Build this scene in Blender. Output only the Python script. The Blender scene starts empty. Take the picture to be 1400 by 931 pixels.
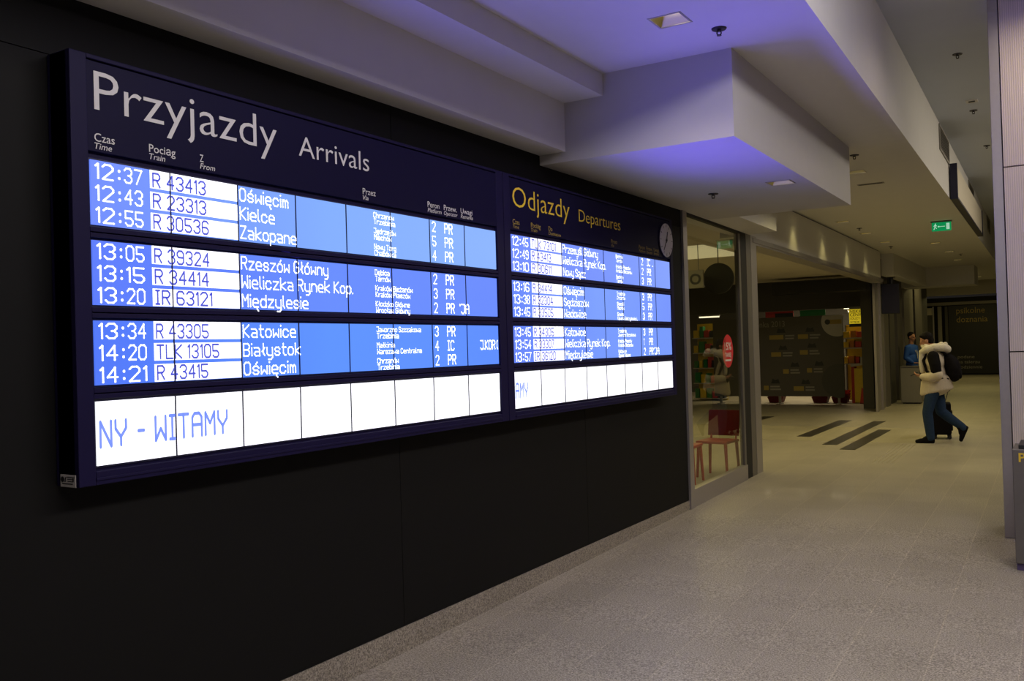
import bpy, bmesh, math, random
from mathutils import Vector, Matrix
random.seed(7)
scn = bpy.context.scene
COL = scn.collection

# ------------------------------------------------------------------ camera
cam_d = bpy.data.cameras.new('camera')
cam_d.sensor_width = 36.0
cam_d.sensor_fit = 'HORIZONTAL'
cam_d.lens = 1236.0 / 1400 * 36
cam_d.clip_end = 200
cam = bpy.data.objects.new('camera', cam_d)
COL.objects.link(cam)
R_, P_, Y_ = math.radians(-1.65774806), math.radians(0.55546168), math.radians(-31.57067119)
fw = Vector((math.sin(Y_)*math.cos(P_), math.cos(Y_)*math.cos(P_), math.sin(P_)))
r0 = Vector((math.cos(Y_), -math.sin(Y_), 0)); u0 = r0.cross(fw)
rt = r0*math.cos(R_) + u0*math.sin(R_); up = -r0*math.sin(R_) + u0*math.cos(R_)
mw = Matrix((rt, up, -fw)).transposed().to_4x4()
mw.translation = Vector((3.364, 0, 1.70))
cam.matrix_world = mw
scn.camera = cam

# ------------------------------------------------------------------ world, lights, exposure
scn.view_settings.view_transform = 'Standard'
scn.view_settings.look = 'None'
scn.view_settings.gamma = 1
scn.view_settings.use_curve_mapping = False
scn.view_settings.exposure = 0.0
world = bpy.data.worlds.new('world'); scn.world = world
world.use_nodes = True
bgn = world.node_tree.nodes['Background']
bgn.inputs[0].default_value = (0.9, 0.8, 0.72, 1); bgn.inputs[1].default_value = 0.012

def area(name, loc, dirv, sx, sy, power, col, spread=180, xdir=(1, 0, 0)):
    l = bpy.data.lights.new(name, 'AREA'); l.shape = 'RECTANGLE'; l.size = sx; l.size_y = sy
    l.energy = power; l.color = col; l.spread = math.radians(spread)
    o = bpy.data.objects.new(name, l); COL.objects.link(o)
    Z = -Vector(dirv).normalized(); X = Vector(xdir); X = (X - Z*X.dot(Z)).normalized()
    o.matrix_world = Matrix.Translation(loc) @ Matrix((X, Z.cross(X), Z)).transposed().to_4x4()
    return o
def spot(name, loc, dirv, power, col, deg, blend=0.6, rad=0.05):
    l = bpy.data.lights.new(name, 'SPOT'); l.energy = power; l.color = col
    l.spot_size = math.radians(deg); l.spot_blend = blend; l.shadow_soft_size = rad
    o = bpy.data.objects.new(name, l); COL.objects.link(o); o.location = loc
    o.rotation_euler = Vector(dirv).to_track_quat('-Z', 'Y').to_euler()
    return o
WARM = (1.0, 0.83, 0.32)
NEUT = (1.0, 0.86, 0.72)
# pale lamps in the tall hall on the right and behind the viewer
PALE = (1.0, 0.93, 0.93)
area('hall_lamp_right', (4.4, 2.4, 4.45), (-0.55, 0, -1), 0.6, 6.0, 225, PALE, 165)
area('hall_lamp_right_far', (4.4, 14.5, 4.45), (-0.55, 0, -1), 0.6, 9.0, 135, (1.0, 0.88, 0.70), 165)
area('hall_lamp_behind', (2.2, -4.0, 4.45), (0.0, 0.4, -1), 3.5, 3.0, 70, PALE)
# bluish glow that the liquid crystal rows throw upwards at a steep angle
area('display_glow_arrivals', (0.19, 3.7, 1.95), (0.80, 0.22, 0.62), 2.4, 0.9, 34, (0.13, 0.085, 1.0), 115, (0, 1, 0))
area('display_glow_departures', (0.19, 6.2, 1.95), (0.88, 0.02, 0.50), 1.6, 0.8, 36, (0.13, 0.085, 1.0), 105, (0, 1, 0))
area('hall_lamp_column', (3.6, 7.8, 4.50), (0, 0.1, -1), 0.9, 0.2, 16, (1.0, 0.84, 0.64), 150)
# far hall
area('hall_lamp_end', (0.2, 40.0, 3.6), (0, 0, -1), 3.0, 4.0, 45, WARM)
area('hall_fill_bulkhead', (0.3, 32.0, 3.62), (0, 0, -1), 1.5, 1.0, 22, WARM)  # added fill without a fitting, brightens the header and facade beyond
area('hall_fill_window', (-2.2, 11.2, 3.15), (0, 0, -1), 2.0, 2.5, 22, WARM)  # added fill without a fitting, brightens the room behind the glass
area('hall_lamp_side', (-4.0, 15.0, 3.15), (0, 0, -1), 4.0, 8.0, 130, WARM)
area('shop_lamp', (-3.0, 27.5, 3.05), (0, 0, -1), 4.0, 3.0, 150, (1.0, 0.83, 0.5))

# ------------------------------------------------------------------ materials
MATS = {}
def mat(name, col, rough=0.6, metal=0.0, spec=0.5, emis=None, estr=0.0, noise=0.0, scale=20.0, bump=0.0, coat=0.0):
    m = bpy.data.materials.new(name); m.use_nodes = True
    nt = m.node_tree; b = nt.nodes['Principled BSDF']
    b.inputs['Base Color'].default_value = (*col, 1); b.inputs['Roughness'].default_value = rough
    b.inputs['Metallic'].default_value = metal; b.inputs['Specular IOR Level'].default_value = spec
    b.inputs['Coat Weight'].default_value = coat
    if emis:
        b.inputs['Emission Color'].default_value = (*emis, 1); b.inputs['Emission Strength'].default_value = estr
    if noise or bump:
        tc = nt.nodes.new('ShaderNodeTexCoord'); n = nt.nodes.new('ShaderNodeTexNoise')
        n.inputs['Scale'].default_value = scale; n.inputs['Detail'].default_value = 4
        nt.links.new(tc.outputs['Object'], n.inputs['Vector'])
        if noise:
            mx = nt.nodes.new('ShaderNodeMix'); mx.data_type = 'RGBA'
            mx.inputs[6].default_value = (*[c*(1-noise) for c in col], 1)
            mx.inputs[7].default_value = (*[min(1, c*(1+noise)) for c in col], 1)
            nt.links.new(n.outputs['Fac'], mx.inputs[0]); nt.links.new(mx.outputs[2], b.inputs['Base Color'])
        if bump:
            bp = nt.nodes.new('ShaderNodeBump'); bp.inputs['Strength'].default_value = bump; bp.inputs['Distance'].default_value = 0.01
            nt.links.new(n.outputs['Fac'], bp.inputs['Height']); nt.links.new(bp.outputs['Normal'], b.inputs['Normal'])
    MATS[name] = m
    return m
M_plaster = mat('white_plaster', (0.62, 0.605, 0.58), 0.85, noise=0.03, scale=6, bump=0.03)
M_plaster_dim = mat('bulkhead_plaster_dimmed', (0.50, 0.485, 0.465), 0.85, noise=0.03, scale=6, bump=0.03)  # the white plaster, darkened to offset surplus bounce light on the bulkhead
M_upper = mat('grey_ceiling_paint', (0.54, 0.58, 0.66), 0.85, noise=0.03, scale=4)
M_hallceil = mat('beige_ceiling_paint', (0.55, 0.50, 0.42), 0.85, noise=0.03, scale=4)
M_black = mat('black_wall_panel', (0.0062, 0.006, 0.0054), 0.6, spec=0.12, noise=0.1, scale=3)
M_dark = mat('dark_void', (0.012, 0.011, 0.010), 0.6, spec=0.3, noise=0.1, scale=3)
M_darkgrey = mat('dark_grey_panel', (0.06, 0.055, 0.047), 0.6, noise=0.1, scale=3)
M_navy = mat('navy_frame', (0.009, 0.0065, 0.034), 0.5, spec=0.12, noise=0.06, scale=8)
M_navy2 = mat('navy_header', (0.006, 0.0045, 0.026), 0.5, spec=0.10, noise=0.06, scale=8)
M_gap = mat('screen_gap', (0.008, 0.006, 0.03), 0.5, noise=0.05)
M_steel = mat('brushed_steel', (0.42, 0.39, 0.38), 0.42, metal=0.75, noise=0.06, scale=30)
M_steeld = mat('dark_steel', (0.17, 0.155, 0.14), 0.45, metal=0.5, noise=0.06, scale=30)
M_grey = mat('grey_panel', (0.24, 0.22, 0.19), 0.6, noise=0.05, scale=6)
M_greyl = mat('light_grey_panel', (0.45, 0.42, 0.36), 0.6, noise=0.05, scale=6)
M_white = mat('white_print', (0.62, 0.60, 0.58), 0.6, noise=0.03)
M_yellowp = mat('yellow_print', (0.75, 0.52, 0.03), 0.6, noise=0.03)
M_dimyel = mat('ochre_print', (0.35, 0.25, 0.05), 0.6, noise=0.03)
M_greyp = mat('grey_print', (0.28, 0.26, 0.22), 0.7, noise=0.03)
M_dialface = mat('clock_dial', (0.55, 0.52, 0.56), 0.5, noise=0.02)
M_ink = mat('black_ink', (0.01, 0.01, 0.012), 0.5, noise=0.05)
M_plate = mat('silver_sticker', (0.42, 0.39, 0.36), 0.5, noise=0.04)
M_red = mat('red_plastic', (0.42, 0.035, 0.022), 0.4, noise=0.06)
M_dkred = mat('dark_red_plastic', (0.20, 0.010, 0.012), 0.45, noise=0.06)
M_redst = mat('red_sticker', (0.55, 0.02, 0.03), 0.5, noise=0.03)
M_tabletop = mat('white_tabletop', (0.6, 0.58, 0.52), 0.35, noise=0.03)
M_strip = mat('dark_floor_inlay', (0.030, 0.025, 0.018), 0.35, noise=0.15, scale=15)
M_reflector = mat('mirror_reflector', (0.66, 0.60, 0.30), 0.4, metal=1.0, noise=0.03)
M_lamp = mat('lamp_glass', (0.9, 0.88, 0.8), 0.3, emis=(1.0, 0.9, 0.6), estr=5.0, noise=0.02)
M_brass = mat('dark_sprinkler_metal', (0.05, 0.045, 0.05), 0.4, metal=0.7, noise=0.05)
M_green = mat('exit_green', (0.0, 0.25, 0.08), 0.5, emis=(0.0, 0.30, 0.09), estr=0.7, noise=0.03)
M_exitw = mat('exit_white', (0.6, 0.8, 0.7), 0.5, emis=(0.42, 0.72, 0.55), estr=0.7, noise=0.03)
M_signface = mat('cream_sign_face', (0.62, 0.56, 0.44), 0.6, noise=0.03)
M_vent = mat('vent_slats', (0.09, 0.08, 0.065), 0.6, noise=0.1)
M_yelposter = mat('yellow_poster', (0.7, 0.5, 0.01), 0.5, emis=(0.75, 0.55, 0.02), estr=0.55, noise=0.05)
M_yelbox = mat('yellow_card', (0.75, 0.52, 0.02), 0.5, noise=0.1)
M_orange = mat('orange_card', (0.55, 0.2, 0.02), 0.5, noise=0.1)
M_greensh = mat('green_card', (0.01, 0.20, 0.05), 0.5, noise=0.1)
M_redsh = mat('red_card', (0.5, 0.03, 0.02), 0.5, noise=0.1)
M_tube = mat('lit_tube', (1, 1, 0.9), 0.4, emis=(1.0, 0.88, 0.62), estr=1.6, noise=0.01)
M_skin = mat('skin', (0.42, 0.20, 0.12), 0.55, noise=0.08)
M_hair = mat('dark_hair', (0.008, 0.006, 0.005), 0.7, spec=0.1, noise=0.2, scale=60)
M_jacket = mat('cream_jacket', (0.58, 0.50, 0.40), 0.8, noise=0.08, scale=25, bump=0.3)
M_fur = mat('cream_fleece', (0.68, 0.62, 0.52), 0.95, noise=0.15, scale=50, bump=0.8)
M_blackcloth = mat('black_cloth', (0.007, 0.006, 0.007), 0.85, spec=0.08, noise=0.15, scale=30, bump=0.2)
M_jeans = mat('blue_jeans', (0.022, 0.042, 0.090), 0.9, spec=0.1, noise=0.25, scale=30, bump=0.2)
M_blue = mat('blue_shirt', (0.015, 0.085, 0.42), 0.8, noise=0.12, scale=20)
M_navycl = mat('navy_trousers', (0.012, 0.016, 0.035), 0.8, noise=0.12, scale=20)
M_hoard = mat('grey_hoarding_print', (0.085, 0.074, 0.060), 0.6, noise=0.06, scale=3)
M_poster = mat('black_poster', (0.010, 0.009, 0.009), 0.5, noise=0.05)
M_tv = mat('monitor_black', (0.010, 0.010, 0.020), 0.35, noise=0.05)
M_purple = mat('purple_base', (0.10, 0.07, 0.16), 0.5, noise=0.05)
M_white_s = mat('white_module', (0.9, 0.9, 0.95), 0.5, emis=(0.92, 0.95, 1.0), estr=1.0, noise=0.0)
M_lcdwhite = mat('lcd_white_text', (0.9, 0.9, 0.95), 0.5, emis=(0.90, 0.95, 1.05), estr=1.05)
M_lcdink = mat('lcd_blue_text', (0.05, 0.08, 0.5), 0.5, emis=(0.07, 0.08, 0.36), estr=1.0)
M_lcdband = mat('lcd_blue_banner_text', (0.1, 0.15, 0.6), 0.5, emis=(0.17, 0.25, 0.78), estr=1.0)
M_lit = mat('lit_ceiling_panel', (0.8, 0.75, 0.55), 0.5, emis=(0.75, 0.65, 0.36), estr=0.5, noise=0.05)

def lcd_blue(name, c0, c1, c2):
    # a row's glow; its viewing-angle shift is painted in, paler towards the far end
    m = bpy.data.materials.new(name); m.use_nodes = True; nt = m.node_tree
    b = nt.nodes['Principled BSDF']; b.inputs['Base Color'].default_value = (0.01, 0.015, 0.06, 1); b.inputs['Roughness'].default_value = 0.4
    tc = nt.nodes.new('ShaderNodeTexCoord'); sp = nt.nodes.new('ShaderNodeSeparateXYZ')
    nt.links.new(tc.outputs['Generated'], sp.inputs[0])
    rp = nt.nodes.new('ShaderNodeValToRGB')
    rp.color_ramp.elements[0].position = 0.0; rp.color_ramp.elements[0].color = (*c0, 1)
    rp.color_ramp.elements[1].position = 1.0; rp.color_ramp.elements[1].color = (*c2, 1)
    e = rp.color_ramp.elements.new(0.45); e.color = (*c1, 1)
    nt.links.new(sp.outputs['Y'], rp.inputs[0]); nt.links.new(rp.outputs[0], b.inputs['Emission Color'])
    b.inputs['Emission Strength'].default_value = 1.0
    return m
LCD_ARR = [lcd_blue('lcd_blue_upper', (0.145, 0.25, 1), (0.22, 0.42, 1), (0.25, 0.45, 1)), lcd_blue('lcd_blue_middle', (0.095, 0.19, .93), (0.13, 0.26, 1), (0.136, 0.254, 1)),
           lcd_blue('lcd_blue_lower', (0.075, 0.18, .92), (0.105, 0.29, 1), (0.105, 0.265, 1))]
LCD_DEP = [lcd_blue('lcd_blue_upper_far', (0.15, 0.25, .98), (0.18, 0.29, 1), (0.23, 0.36, 1)), lcd_blue('lcd_blue_middle_far', (0.13, 0.24, .95), (0.20, 0.35, 1), (0.18, 0.30, .98)),
           lcd_blue('lcd_blue_lower_far', (0.13, 0.23, .93), (0.18, 0.32, .98), (0.19, 0.33, .97))]

def granite(name, c1, c2, tiles=True, rough=0.42):
    m = bpy.data.materials.new(name); m.use_nodes = True; nt = m.node_tree; L = nt.links
    b = nt.nodes['Principled BSDF']
    tc = nt.nodes.new('ShaderNodeTexCoord')
    n1 = nt.nodes.new('ShaderNodeTexNoise'); n1.inputs['Scale'].default_value = 110; n1.inputs['Detail'].default_value = 3; n1.inputs['Roughness'].default_value = 0.7
    n2 = nt.nodes.new('ShaderNodeTexNoise'); n2.inputs['Scale'].default_value = 1.6; n2.inputs['Detail'].default_value = 3
    L.new(tc.outputs['Object'], n1.inputs['Vector']); L.new(tc.outputs['Object'], n2.inputs['Vector'])
    rp = nt.nodes.new('ShaderNodeValToRGB')
    rp.color_ramp.elements[0].position = 0.36; rp.color_ramp.elements[0].color = (*c1, 1)
    rp.color_ramp.elements[1].position = 0.66; rp.color_ramp.elements[1].color = (*c2, 1)
    L.new(n1.outputs['Fac'], rp.inputs[0])
    mr = nt.nodes.new('ShaderNodeMapRange'); mr.inputs[3].default_value = 0.82; mr.inputs[4].default_value = 1.18
    L.new(n2.outputs['Fac'], mr.inputs[0])
    v1 = nt.nodes.new('ShaderNodeVectorMath'); v1.operation = 'SCALE'
    L.new(rp.outputs[0], v1.inputs[0]); L.new(mr.outputs[0], v1.inputs['Scale'])
    out = v1.outputs[0]
    if tiles:
        mp = nt.nodes.new('ShaderNodeMapping'); mp.inputs['Rotation'].default_value = (0, 0, math.radians(90 - 0.75))
        mp.inputs['Location'].default_value = (0.1, 0.190 + 0.42*4, 0)
        L.new(tc.outputs['Object'], mp.inputs['Vector'])
        br = nt.nodes.new('ShaderNodeTexBrick')
        br.offset = 0.5; br.squash = 1.0
        br.inputs['Scale'].default_value = 1.0; br.inputs['Brick Width'].default_value = 0.84; br.inputs['Row Height'].default_value = 0.42
        br.inputs['Mortar Size'].default_value = 0.0035; br.inputs['Mortar Smooth'].default_value = 0.3; br.inputs['Bias'].default_value = 0
        br.inputs['Color1'].default_value = (0.94, 0.94, 0.94, 1); br.inputs['Color2'].default_value = (1.04, 1.04, 1.04, 1)
        br.inputs['Mortar'].default_value = (1.28, 1.26, 1.2, 1)
        L.new(mp.outputs[0], br.inputs['Vector'])
        v2 = nt.nodes.new('ShaderNodeVectorMath'); v2.operation = 'MULTIPLY'
        L.new(out, v2.inputs[0]); L.new(br.outputs['Color'], v2.inputs[1]); out = v2.outputs[0]
    L.new(out, b.inputs['Base Color'])
    b.inputs['Roughness'].default_value = rough
    b.inputs['Specular IOR Level'].default_value = 0.3
    b.inputs['Coat Weight'].default_value = 0.06 if tiles else 0.0; b.inputs['Coat Roughness'].default_value = 0.06
    return m
M_floor = granite('granite_tiles', (0.13, 0.112, 0.085), (0.56, 0.505, 0.405))
M_band = granite('pale_granite_tiles', (0.36, 0.32, 0.22), (0.60, 0.54, 0.40), rough=0.25)
M_skirt = granite('granite_skirting', (0.10, 0.085, 0.065), (0.42, 0.37, 0.29), tiles=False)

def ribbed():
    m = bpy.data.materials.new('ribbed_beige_cladding'); m.use_nodes = True; nt = m.node_tree; L = nt.links
    b = nt.nodes['Principled BSDF']; b.inputs['Roughness'].default_value = 0.55
    tc = nt.nodes.new('ShaderNodeTexCoord'); sp = nt.nodes.new('ShaderNodeSeparateXYZ'); L.new(tc.outputs['Object'], sp.inputs[0])
    mu = nt.nodes.new('ShaderNodeMath'); mu.operation = 'MULTIPLY'; mu.inputs[1].default_value = 2*math.pi/0.016
    sn = nt.nodes.new('ShaderNodeMath'); sn.operation = 'SINE'
    L.new(sp.outputs['X'], mu.inputs[0]); L.new(mu.outputs[0], sn.inputs[0])
    mr = nt.nodes.new('ShaderNodeMapRange'); mr.inputs[1].default_value = -1; L.new(sn.outputs[0], mr.inputs[0])
    mx = nt.nodes.new('ShaderNodeMix'); mx.data_type = 'RGBA'
    mx.inputs[6].default_value = (0.50, 0.43, 0.36, 1); mx.inputs[7].default_value = (0.66, 0.57, 0.49, 1)
    L.new(mr.outputs[0], mx.inputs[0]); L.new(mx.outputs[2], b.inputs['Base Color'])
    bp = nt.nodes.new('ShaderNodeBump'); bp.inputs['Strength'].default_value = 0.4; bp.inputs['Distance'].default_value = 0.004
    L.new(mr.outputs[0], bp.inputs['Height']); L.new(bp.outputs[0], b.inputs['Normal'])
    return m
M_ribbed = ribbed()

def glass_mat():
    m = bpy.data.materials.new('storefront_glass'); m.use_nodes = True; nt = m.node_tree; L = nt.links
    nt.nodes.remove(nt.nodes['Principled BSDF'])
    out = nt.nodes['Material Output']
    tr = nt.nodes.new('ShaderNodeBsdfTransparent'); tr.inputs[0].default_value = (0.93, 0.94, 0.90, 1)
    gl = nt.nodes.new('ShaderNodeBsdfGlossy'); gl.inputs['Roughness'].default_value = 0.0
    fr = nt.nodes.new('ShaderNodeFresnel'); fr.inputs[0].default_value = 1.5
    mu = nt.nodes.new('ShaderNodeMath'); mu.operation = 'MULTIPLY'; mu.inputs[1].default_value = 1.0; mu.use_clamp = True
    L.new(fr.outputs[0], mu.inputs[0])
    ge = nt.nodes.new('ShaderNodeNewGeometry'); iv = nt.nodes.new('ShaderNodeMath'); iv.operation = 'SUBTRACT'; iv.inputs[0].default_value = 1.0
    L.new(ge.outputs['Backfacing'], iv.inputs[1])
    m2 = nt.nodes.new('ShaderNodeMath'); m2.operation = 'MULTIPLY'; L.new(mu.outputs[0], m2.inputs[0]); L.new(iv.outputs[0], m2.inputs[1])
    mx = nt.nodes.new('ShaderNodeMixShader'); L.new(m2.outputs[0], mx.inputs[0]); L.new(tr.outputs[0], mx.inputs[1]); L.new(gl.outputs[0], mx.inputs[2])
    L.new(mx.outputs[0], out.inputs[0])
    return m
M_glass = glass_mat()

# ------------------------------------------------------------------ helpers
def obj(name, bm, m, parent=None, smooth=False):
    me = bpy.data.meshes.new(name)
    bmesh.ops.recalc_face_normals(bm, faces=bm.faces[:]) if smooth != 'raw' else None
    bm.to_mesh(me); bm.free()
    if smooth is True:
        for p in me.polygons: p.use_smooth = True
    me.materials.append(m)
    o = bpy.data.objects.new(name, me); COL.objects.link(o)
    if parent: o.parent = parent
    return o
def thing(name, label, cat, loc=(0, 0, 0), rotz=0.0, group=None):
    o = bpy.data.objects.new(name, None); COL.objects.link(o)
    o.empty_display_size = 0.1
    o.location = loc; o.rotation_euler = (0, 0, rotz); o['label'] = label; o['category'] = cat
    if group: o['group'] = group
    return o
def tag(o, label, cat, group=None):
    o['label'] = label; o['category'] = cat
    if group: o['group'] = group
    return o
def struct(name, bm, m, parent=None):
    o = obj(name, bm, m, parent)
    if not parent: o['kind'] = 'structure'
    return o
def box(bm, a, b, bev=0.0, M=None):
    x0, y0, z0 = [min(p, q) for p, q in zip(a, b)]; x1, y1, z1 = [max(p, q) for p, q in zip(a, b)]
    r = bmesh.ops.create_cube(bm, size=1)
    vs = r['verts']
    for v in vs:
        v.co = Vector(((x0+x1)/2 + v.co.x*(x1-x0), (y0+y1)/2 + v.co.y*(y1-y0), (z0+z1)/2 + v.co.z*(z1-z0)))
    if bev:
        es = list({e for v in vs for e in v.link_edges})
        r2 = bmesh.ops.bevel(bm, geom=es, offset=bev, segments=2, affect='EDGES', profile=0.5)
        vs = list({v for f in r2['faces'] for v in f.verts} | {v for v in vs if v.is_valid})
    if M is not None: bmesh.ops.transform(bm, matrix=M, verts=vs)
    return bm
def B(*args, **k):
    bm = bmesh.new(); box(bm, *args, **k); return bm
def prism(bm, pts, axis, a, b):
    """extrude a 2D outline along axis between a and b"""
    def P(p, t):
        return {'x': (t, p[0], p[1]), 'y': (p[0], t, p[1]), 'z': (p[0], p[1], t)}[axis]
    lo = [bm.verts.new(P(p, a)) for p in pts]; hi = [bm.verts.new(P(p, b)) for p in pts]
    n = len(pts)
    for i in range(n): bm.faces.new((lo[i], lo[(i+1) % n], hi[(i+1) % n], hi[i]))
    bm.faces.new(lo[::-1]); bm.faces.new(hi)
    return bm
def tube(bm, p, q, r1, r2=None, n=12, caps=True):
    p = Vector(p); q = Vector(q); r2 = r1 if r2 is None else r2
    d = (q - p); L = d.length
    M = Matrix.Translation((p+q)/2) @ d.to_track_quat('Z', 'Y').to_matrix().to_4x4()
    bmesh.ops.create_cone(bm, cap_ends=caps, segments=n, radius1=r1, radius2=r2, depth=L, matrix=M)
    return bm
def ball(bm, c, r, sc=(1, 1, 1), rot=None, n=16):
    M = Matrix.Translation(c)
    if rot is not None: M = M @ rot
    M = M @ Matrix.Diagonal((*[r*s for s in sc], 1))
    bmesh.ops.create_uvsphere(bm, u_segments=n, v_segments=max(6, n*2//3), radius=1, matrix=M)
    return bm
def capsule(bm, p, q, r1, r2):
    ball(bm, p, r1, n=14); ball(bm, q, r2, n=14); tube(bm, p, q, r1, r2, n=14)
    return bm
def ring(bm, c, axis_q, r, t, n=32):
    """flat ring of outer radius r and width t, lying across axis_q's Z"""
    M = Matrix.Translation(c) @ axis_q.to_matrix().to_4x4()
    vs = []
    for i in range(n):
        a = 2*math.pi*i/n
        vs.append([bm.verts.new(M @ Vector((math.cos(a)*rr, math.sin(a)*rr, zz))) for rr, zz in ((r, 0), (r, t*0.4), (r-t, t*0.4), (r-t, 0))])
    for i in range(n):
        A, Bb = vs[i], vs[(i+1) % n]
        for k in range(4): bm.faces.new((A[k], Bb[k], Bb[(k+1) % 4], A[(k+1) % 4]))
    return bm
def evaluated(name, bm, m, parent, mods):
    """apply modifiers to a mesh and keep the plain result"""
    o = obj('temp', bm, m)
    for kind, kw in mods:
        md = o.modifiers.new(kind.lower(), kind)
        for k, v in kw.items(): setattr(md, k, v)
    dg = bpy.context.evaluated_depsgraph_get(); dg.update()
    me = bpy.data.meshes.new_from_object(o.evaluated_get(dg)); me.name = name
    for p in me.polygons: p.use_smooth = True
    old = o.data; bpy.data.objects.remove(o); bpy.data.meshes.remove(old)
    if not me.materials: me.materials.append(m)
    r = bpy.data.objects.new(name, me); COL.objects.link(r)
    if parent: r.parent = parent
    return r
def organic(name, bm, m, parent, voxel=0.011, smooth=6):
    return evaluated(name, bm, m, parent, [('REMESH', dict(mode='VOXEL', voxel_size=voxel)), ('SMOOTH', dict(factor=0.5, iterations=smooth))])

# text -> mesh. origin + right * tx + up * ty
_tc = {}
def text_geo(s, shear=0.0, offset=0.0):
    key = (s, shear, offset)
    if key not in _tc:
        cu = bpy.data.curves.new('lettering_source', 'FONT'); cu.body = s; cu.size = 1; cu.shear = shear; cu.offset = offset
        cu.resolution_u = 3; cu.fill_mode = 'FRONT'
        o = bpy.data.objects.new('lettering_source', cu); COL.objects.link(o)
        dg = bpy.context.evaluated_depsgraph_get(); dg.update()
        me = bpy.data.meshes.new_from_object(o.evaluated_get(dg))
        vs = [(v.co.x, v.co.y) for v in me.vertices]; fs = [tuple(p.vertices) for p in me.polygons]
        bpy.data.objects.remove(o); bpy.data.curves.remove(cu); bpy.data.meshes.remove(me)
        _tc[key] = (vs, fs)
    return _tc[key]
_capv = text_geo('H')[0]; CAPH = max(v[1] for v in _capv) - min(v[1] for v in _capv)
def text_into(bm, s, org, right, upv, cap, width=None, xs=None, shear=0.0, offset=0.0, clip=None):
    vs, fs = text_geo(s, shear, offset)
    if not vs: return
    x0 = min(v[0] for v in vs); x1 = max(v[0] for v in vs)
    sy = cap / CAPH; sx = (width/(x1-x0)) if width else sy*(xs or 1.0)
    org = Vector(org); right = Vector(right); upv = Vector(upv)
    vv = [bm.verts.new(org + right*((v[0]-x0)*sx) + upv*(v[1]*sy)) for v in vs]
    for f in fs:
        try: bm.faces.new([vv[i] for i in f])
        except ValueError: pass
    return bm
def flatobj(name, bm, m, parent=None):
    return obj(name, bm, m, parent, smooth='raw')


# narrow single-stroke lettering of the liquid crystal rows: strokes as xy pairs on a 4 x 8 grid (baseline 2)
LCD = {'A':'02 07 18 38 47 42;05 45','B':'02 08 38 47 46 35 05;35 44 43 32 02','C':'47 38 18 07 03 12 32 43','D':'02 08 38 47 43 32 02','E':'48 08 02 42;05 35',
'G':'47 38 18 07 03 12 32 43 45 25','I':'08 28;18 12;02 22','J':'08 48 43 32 12 03','K':'02 08;48 05 42','L':'08 02 42','M':'02 08 25 48 42','N':'02 08 42 48',
'O':'07 18 38 47 43 32 12 03 07','P':'02 08 38 47 46 35 05','R':'02 08 38 47 46 35 05;25 42','S':'47 38 18 07 06 15 35 44 43 32 12 03','T':'08 48;28 22','U':'08 03 12 32 43 48',
'W':'08 02 25 42 48','Y':'08 06 24 46 48;24 22','Z':'08 48 02 42','a':'06 36 45 42;44 14 03 12 42','b':'08 02;05 16 36 45 43 32 12 03','c':'45 36 16 05 03 12 32 43',
'd':'48 42;45 36 16 05 03 12 32 43','e':'04 44 45 36 16 05 03 12 42','g':'46 41 30 10;45 36 16 05 03 12 32 43','h':'08 02;05 16 36 45 42','i':'06 02;08 0R','j':'16 11 00;18 1R',
'k':'08 02;46 04 42','l':'08 03 12','m':'02 06;05 16 25 22;25 36 45 42','n':'02 06;05 16 36 45 42','o':'05 16 36 45 43 32 12 03 05','p':'06 00;05 16 36 45 43 32 12 03',
'r':'02 06;04 26 36','s':'45 36 16 05 14 34 43 32 12 03','t':'18 13 22 32;06 36','u':'06 03 12 32 43;46 42','w':'06 02 24 42 46','y':'06 03 12 42;46 41 30 10','z':'06 46 02 42',
'0':'07 18 38 47 43 32 12 03 07','1':'07 18 12','2':'07 18 38 47 46 02 42','3':'07 18 38 47 46 35 25;35 44 43 32 12 03','4':'32 38 04 44','5':'48 08 05 35 44 43 32 12 03',
'6':'47 38 18 07 03 12 32 43 44 35 05','7':'08 48 12','8':'15 06 07 18 38 47 46 35 15 04 03 12 32 43 44 35','9':'45 15 06 07 18 38 47 43 32 12 03','.':'02 0B',':':'03 0D;06 0G','-':'05 35',
"'":'08 07','(':'28 17 13 22'}
for a_, b_ in (('ó', 'o'), ('ś', 's'), ('ź', 'z'), ('ń', 'n'), ('ć', 'c')): LCD[a_] = LCD[b_] + ';27 38'
for a_, b_ in (('ę', 'e'), ('ą', 'a')): LCD[a_] = LCD[b_] + ';32 31 40'
LCD['ż'] = LCD['z'] + ';27 28'; LCD['ł'] = '18 13 22;04 26'
def _pt(p):
    x = int(p[0]); c = p[1]
    y = {'R': 7.6, 'B': 2.4, 'D': 3.5, 'G': 6.5}.get(c)
    return (x, (float(c) if y is None else y) - 2)
def lcd_into(bm, s, y, z, cap, width, x, wt=0.8):
    segs = []; pen = 0.0
    for ch in s:
        if ch == ' ': pen += 2.6; continue
        strokes = [[_pt(p) for p in st.split()] for st in LCD[ch].split(';')]
        for st in strokes: segs.append([(pen + a, b) for a, b in st])
        pen += max(a for st in strokes for a, b in st) + 1.7
    tot = pen - 1.7 + wt
    su = cap / 6.0; sx = width / tot; h = wt / 2
    def V(px, py): return bm.verts.new((x, y + (px + h)*sx, z + py*su))
    for st in segs:
        for (ax, ay), (bx, by) in zip(st[:-1], st[1:]):
            d = math.hypot(bx-ax, by-ay) or 1; nx, ny = -(by-ay)/d*h, (bx-ax)/d*h
            bm.faces.new((V(ax-nx, ay-ny), V(bx-nx, by-ny), V(bx+nx, by+ny), V(ax+nx, ay+ny)))
        for ax, ay in st:
            bm.faces.new([V(ax + h*math.cos(k*math.pi/4), ay + h*math.sin(k*math.pi/4)) for k in range(8)])
    return bm

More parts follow.
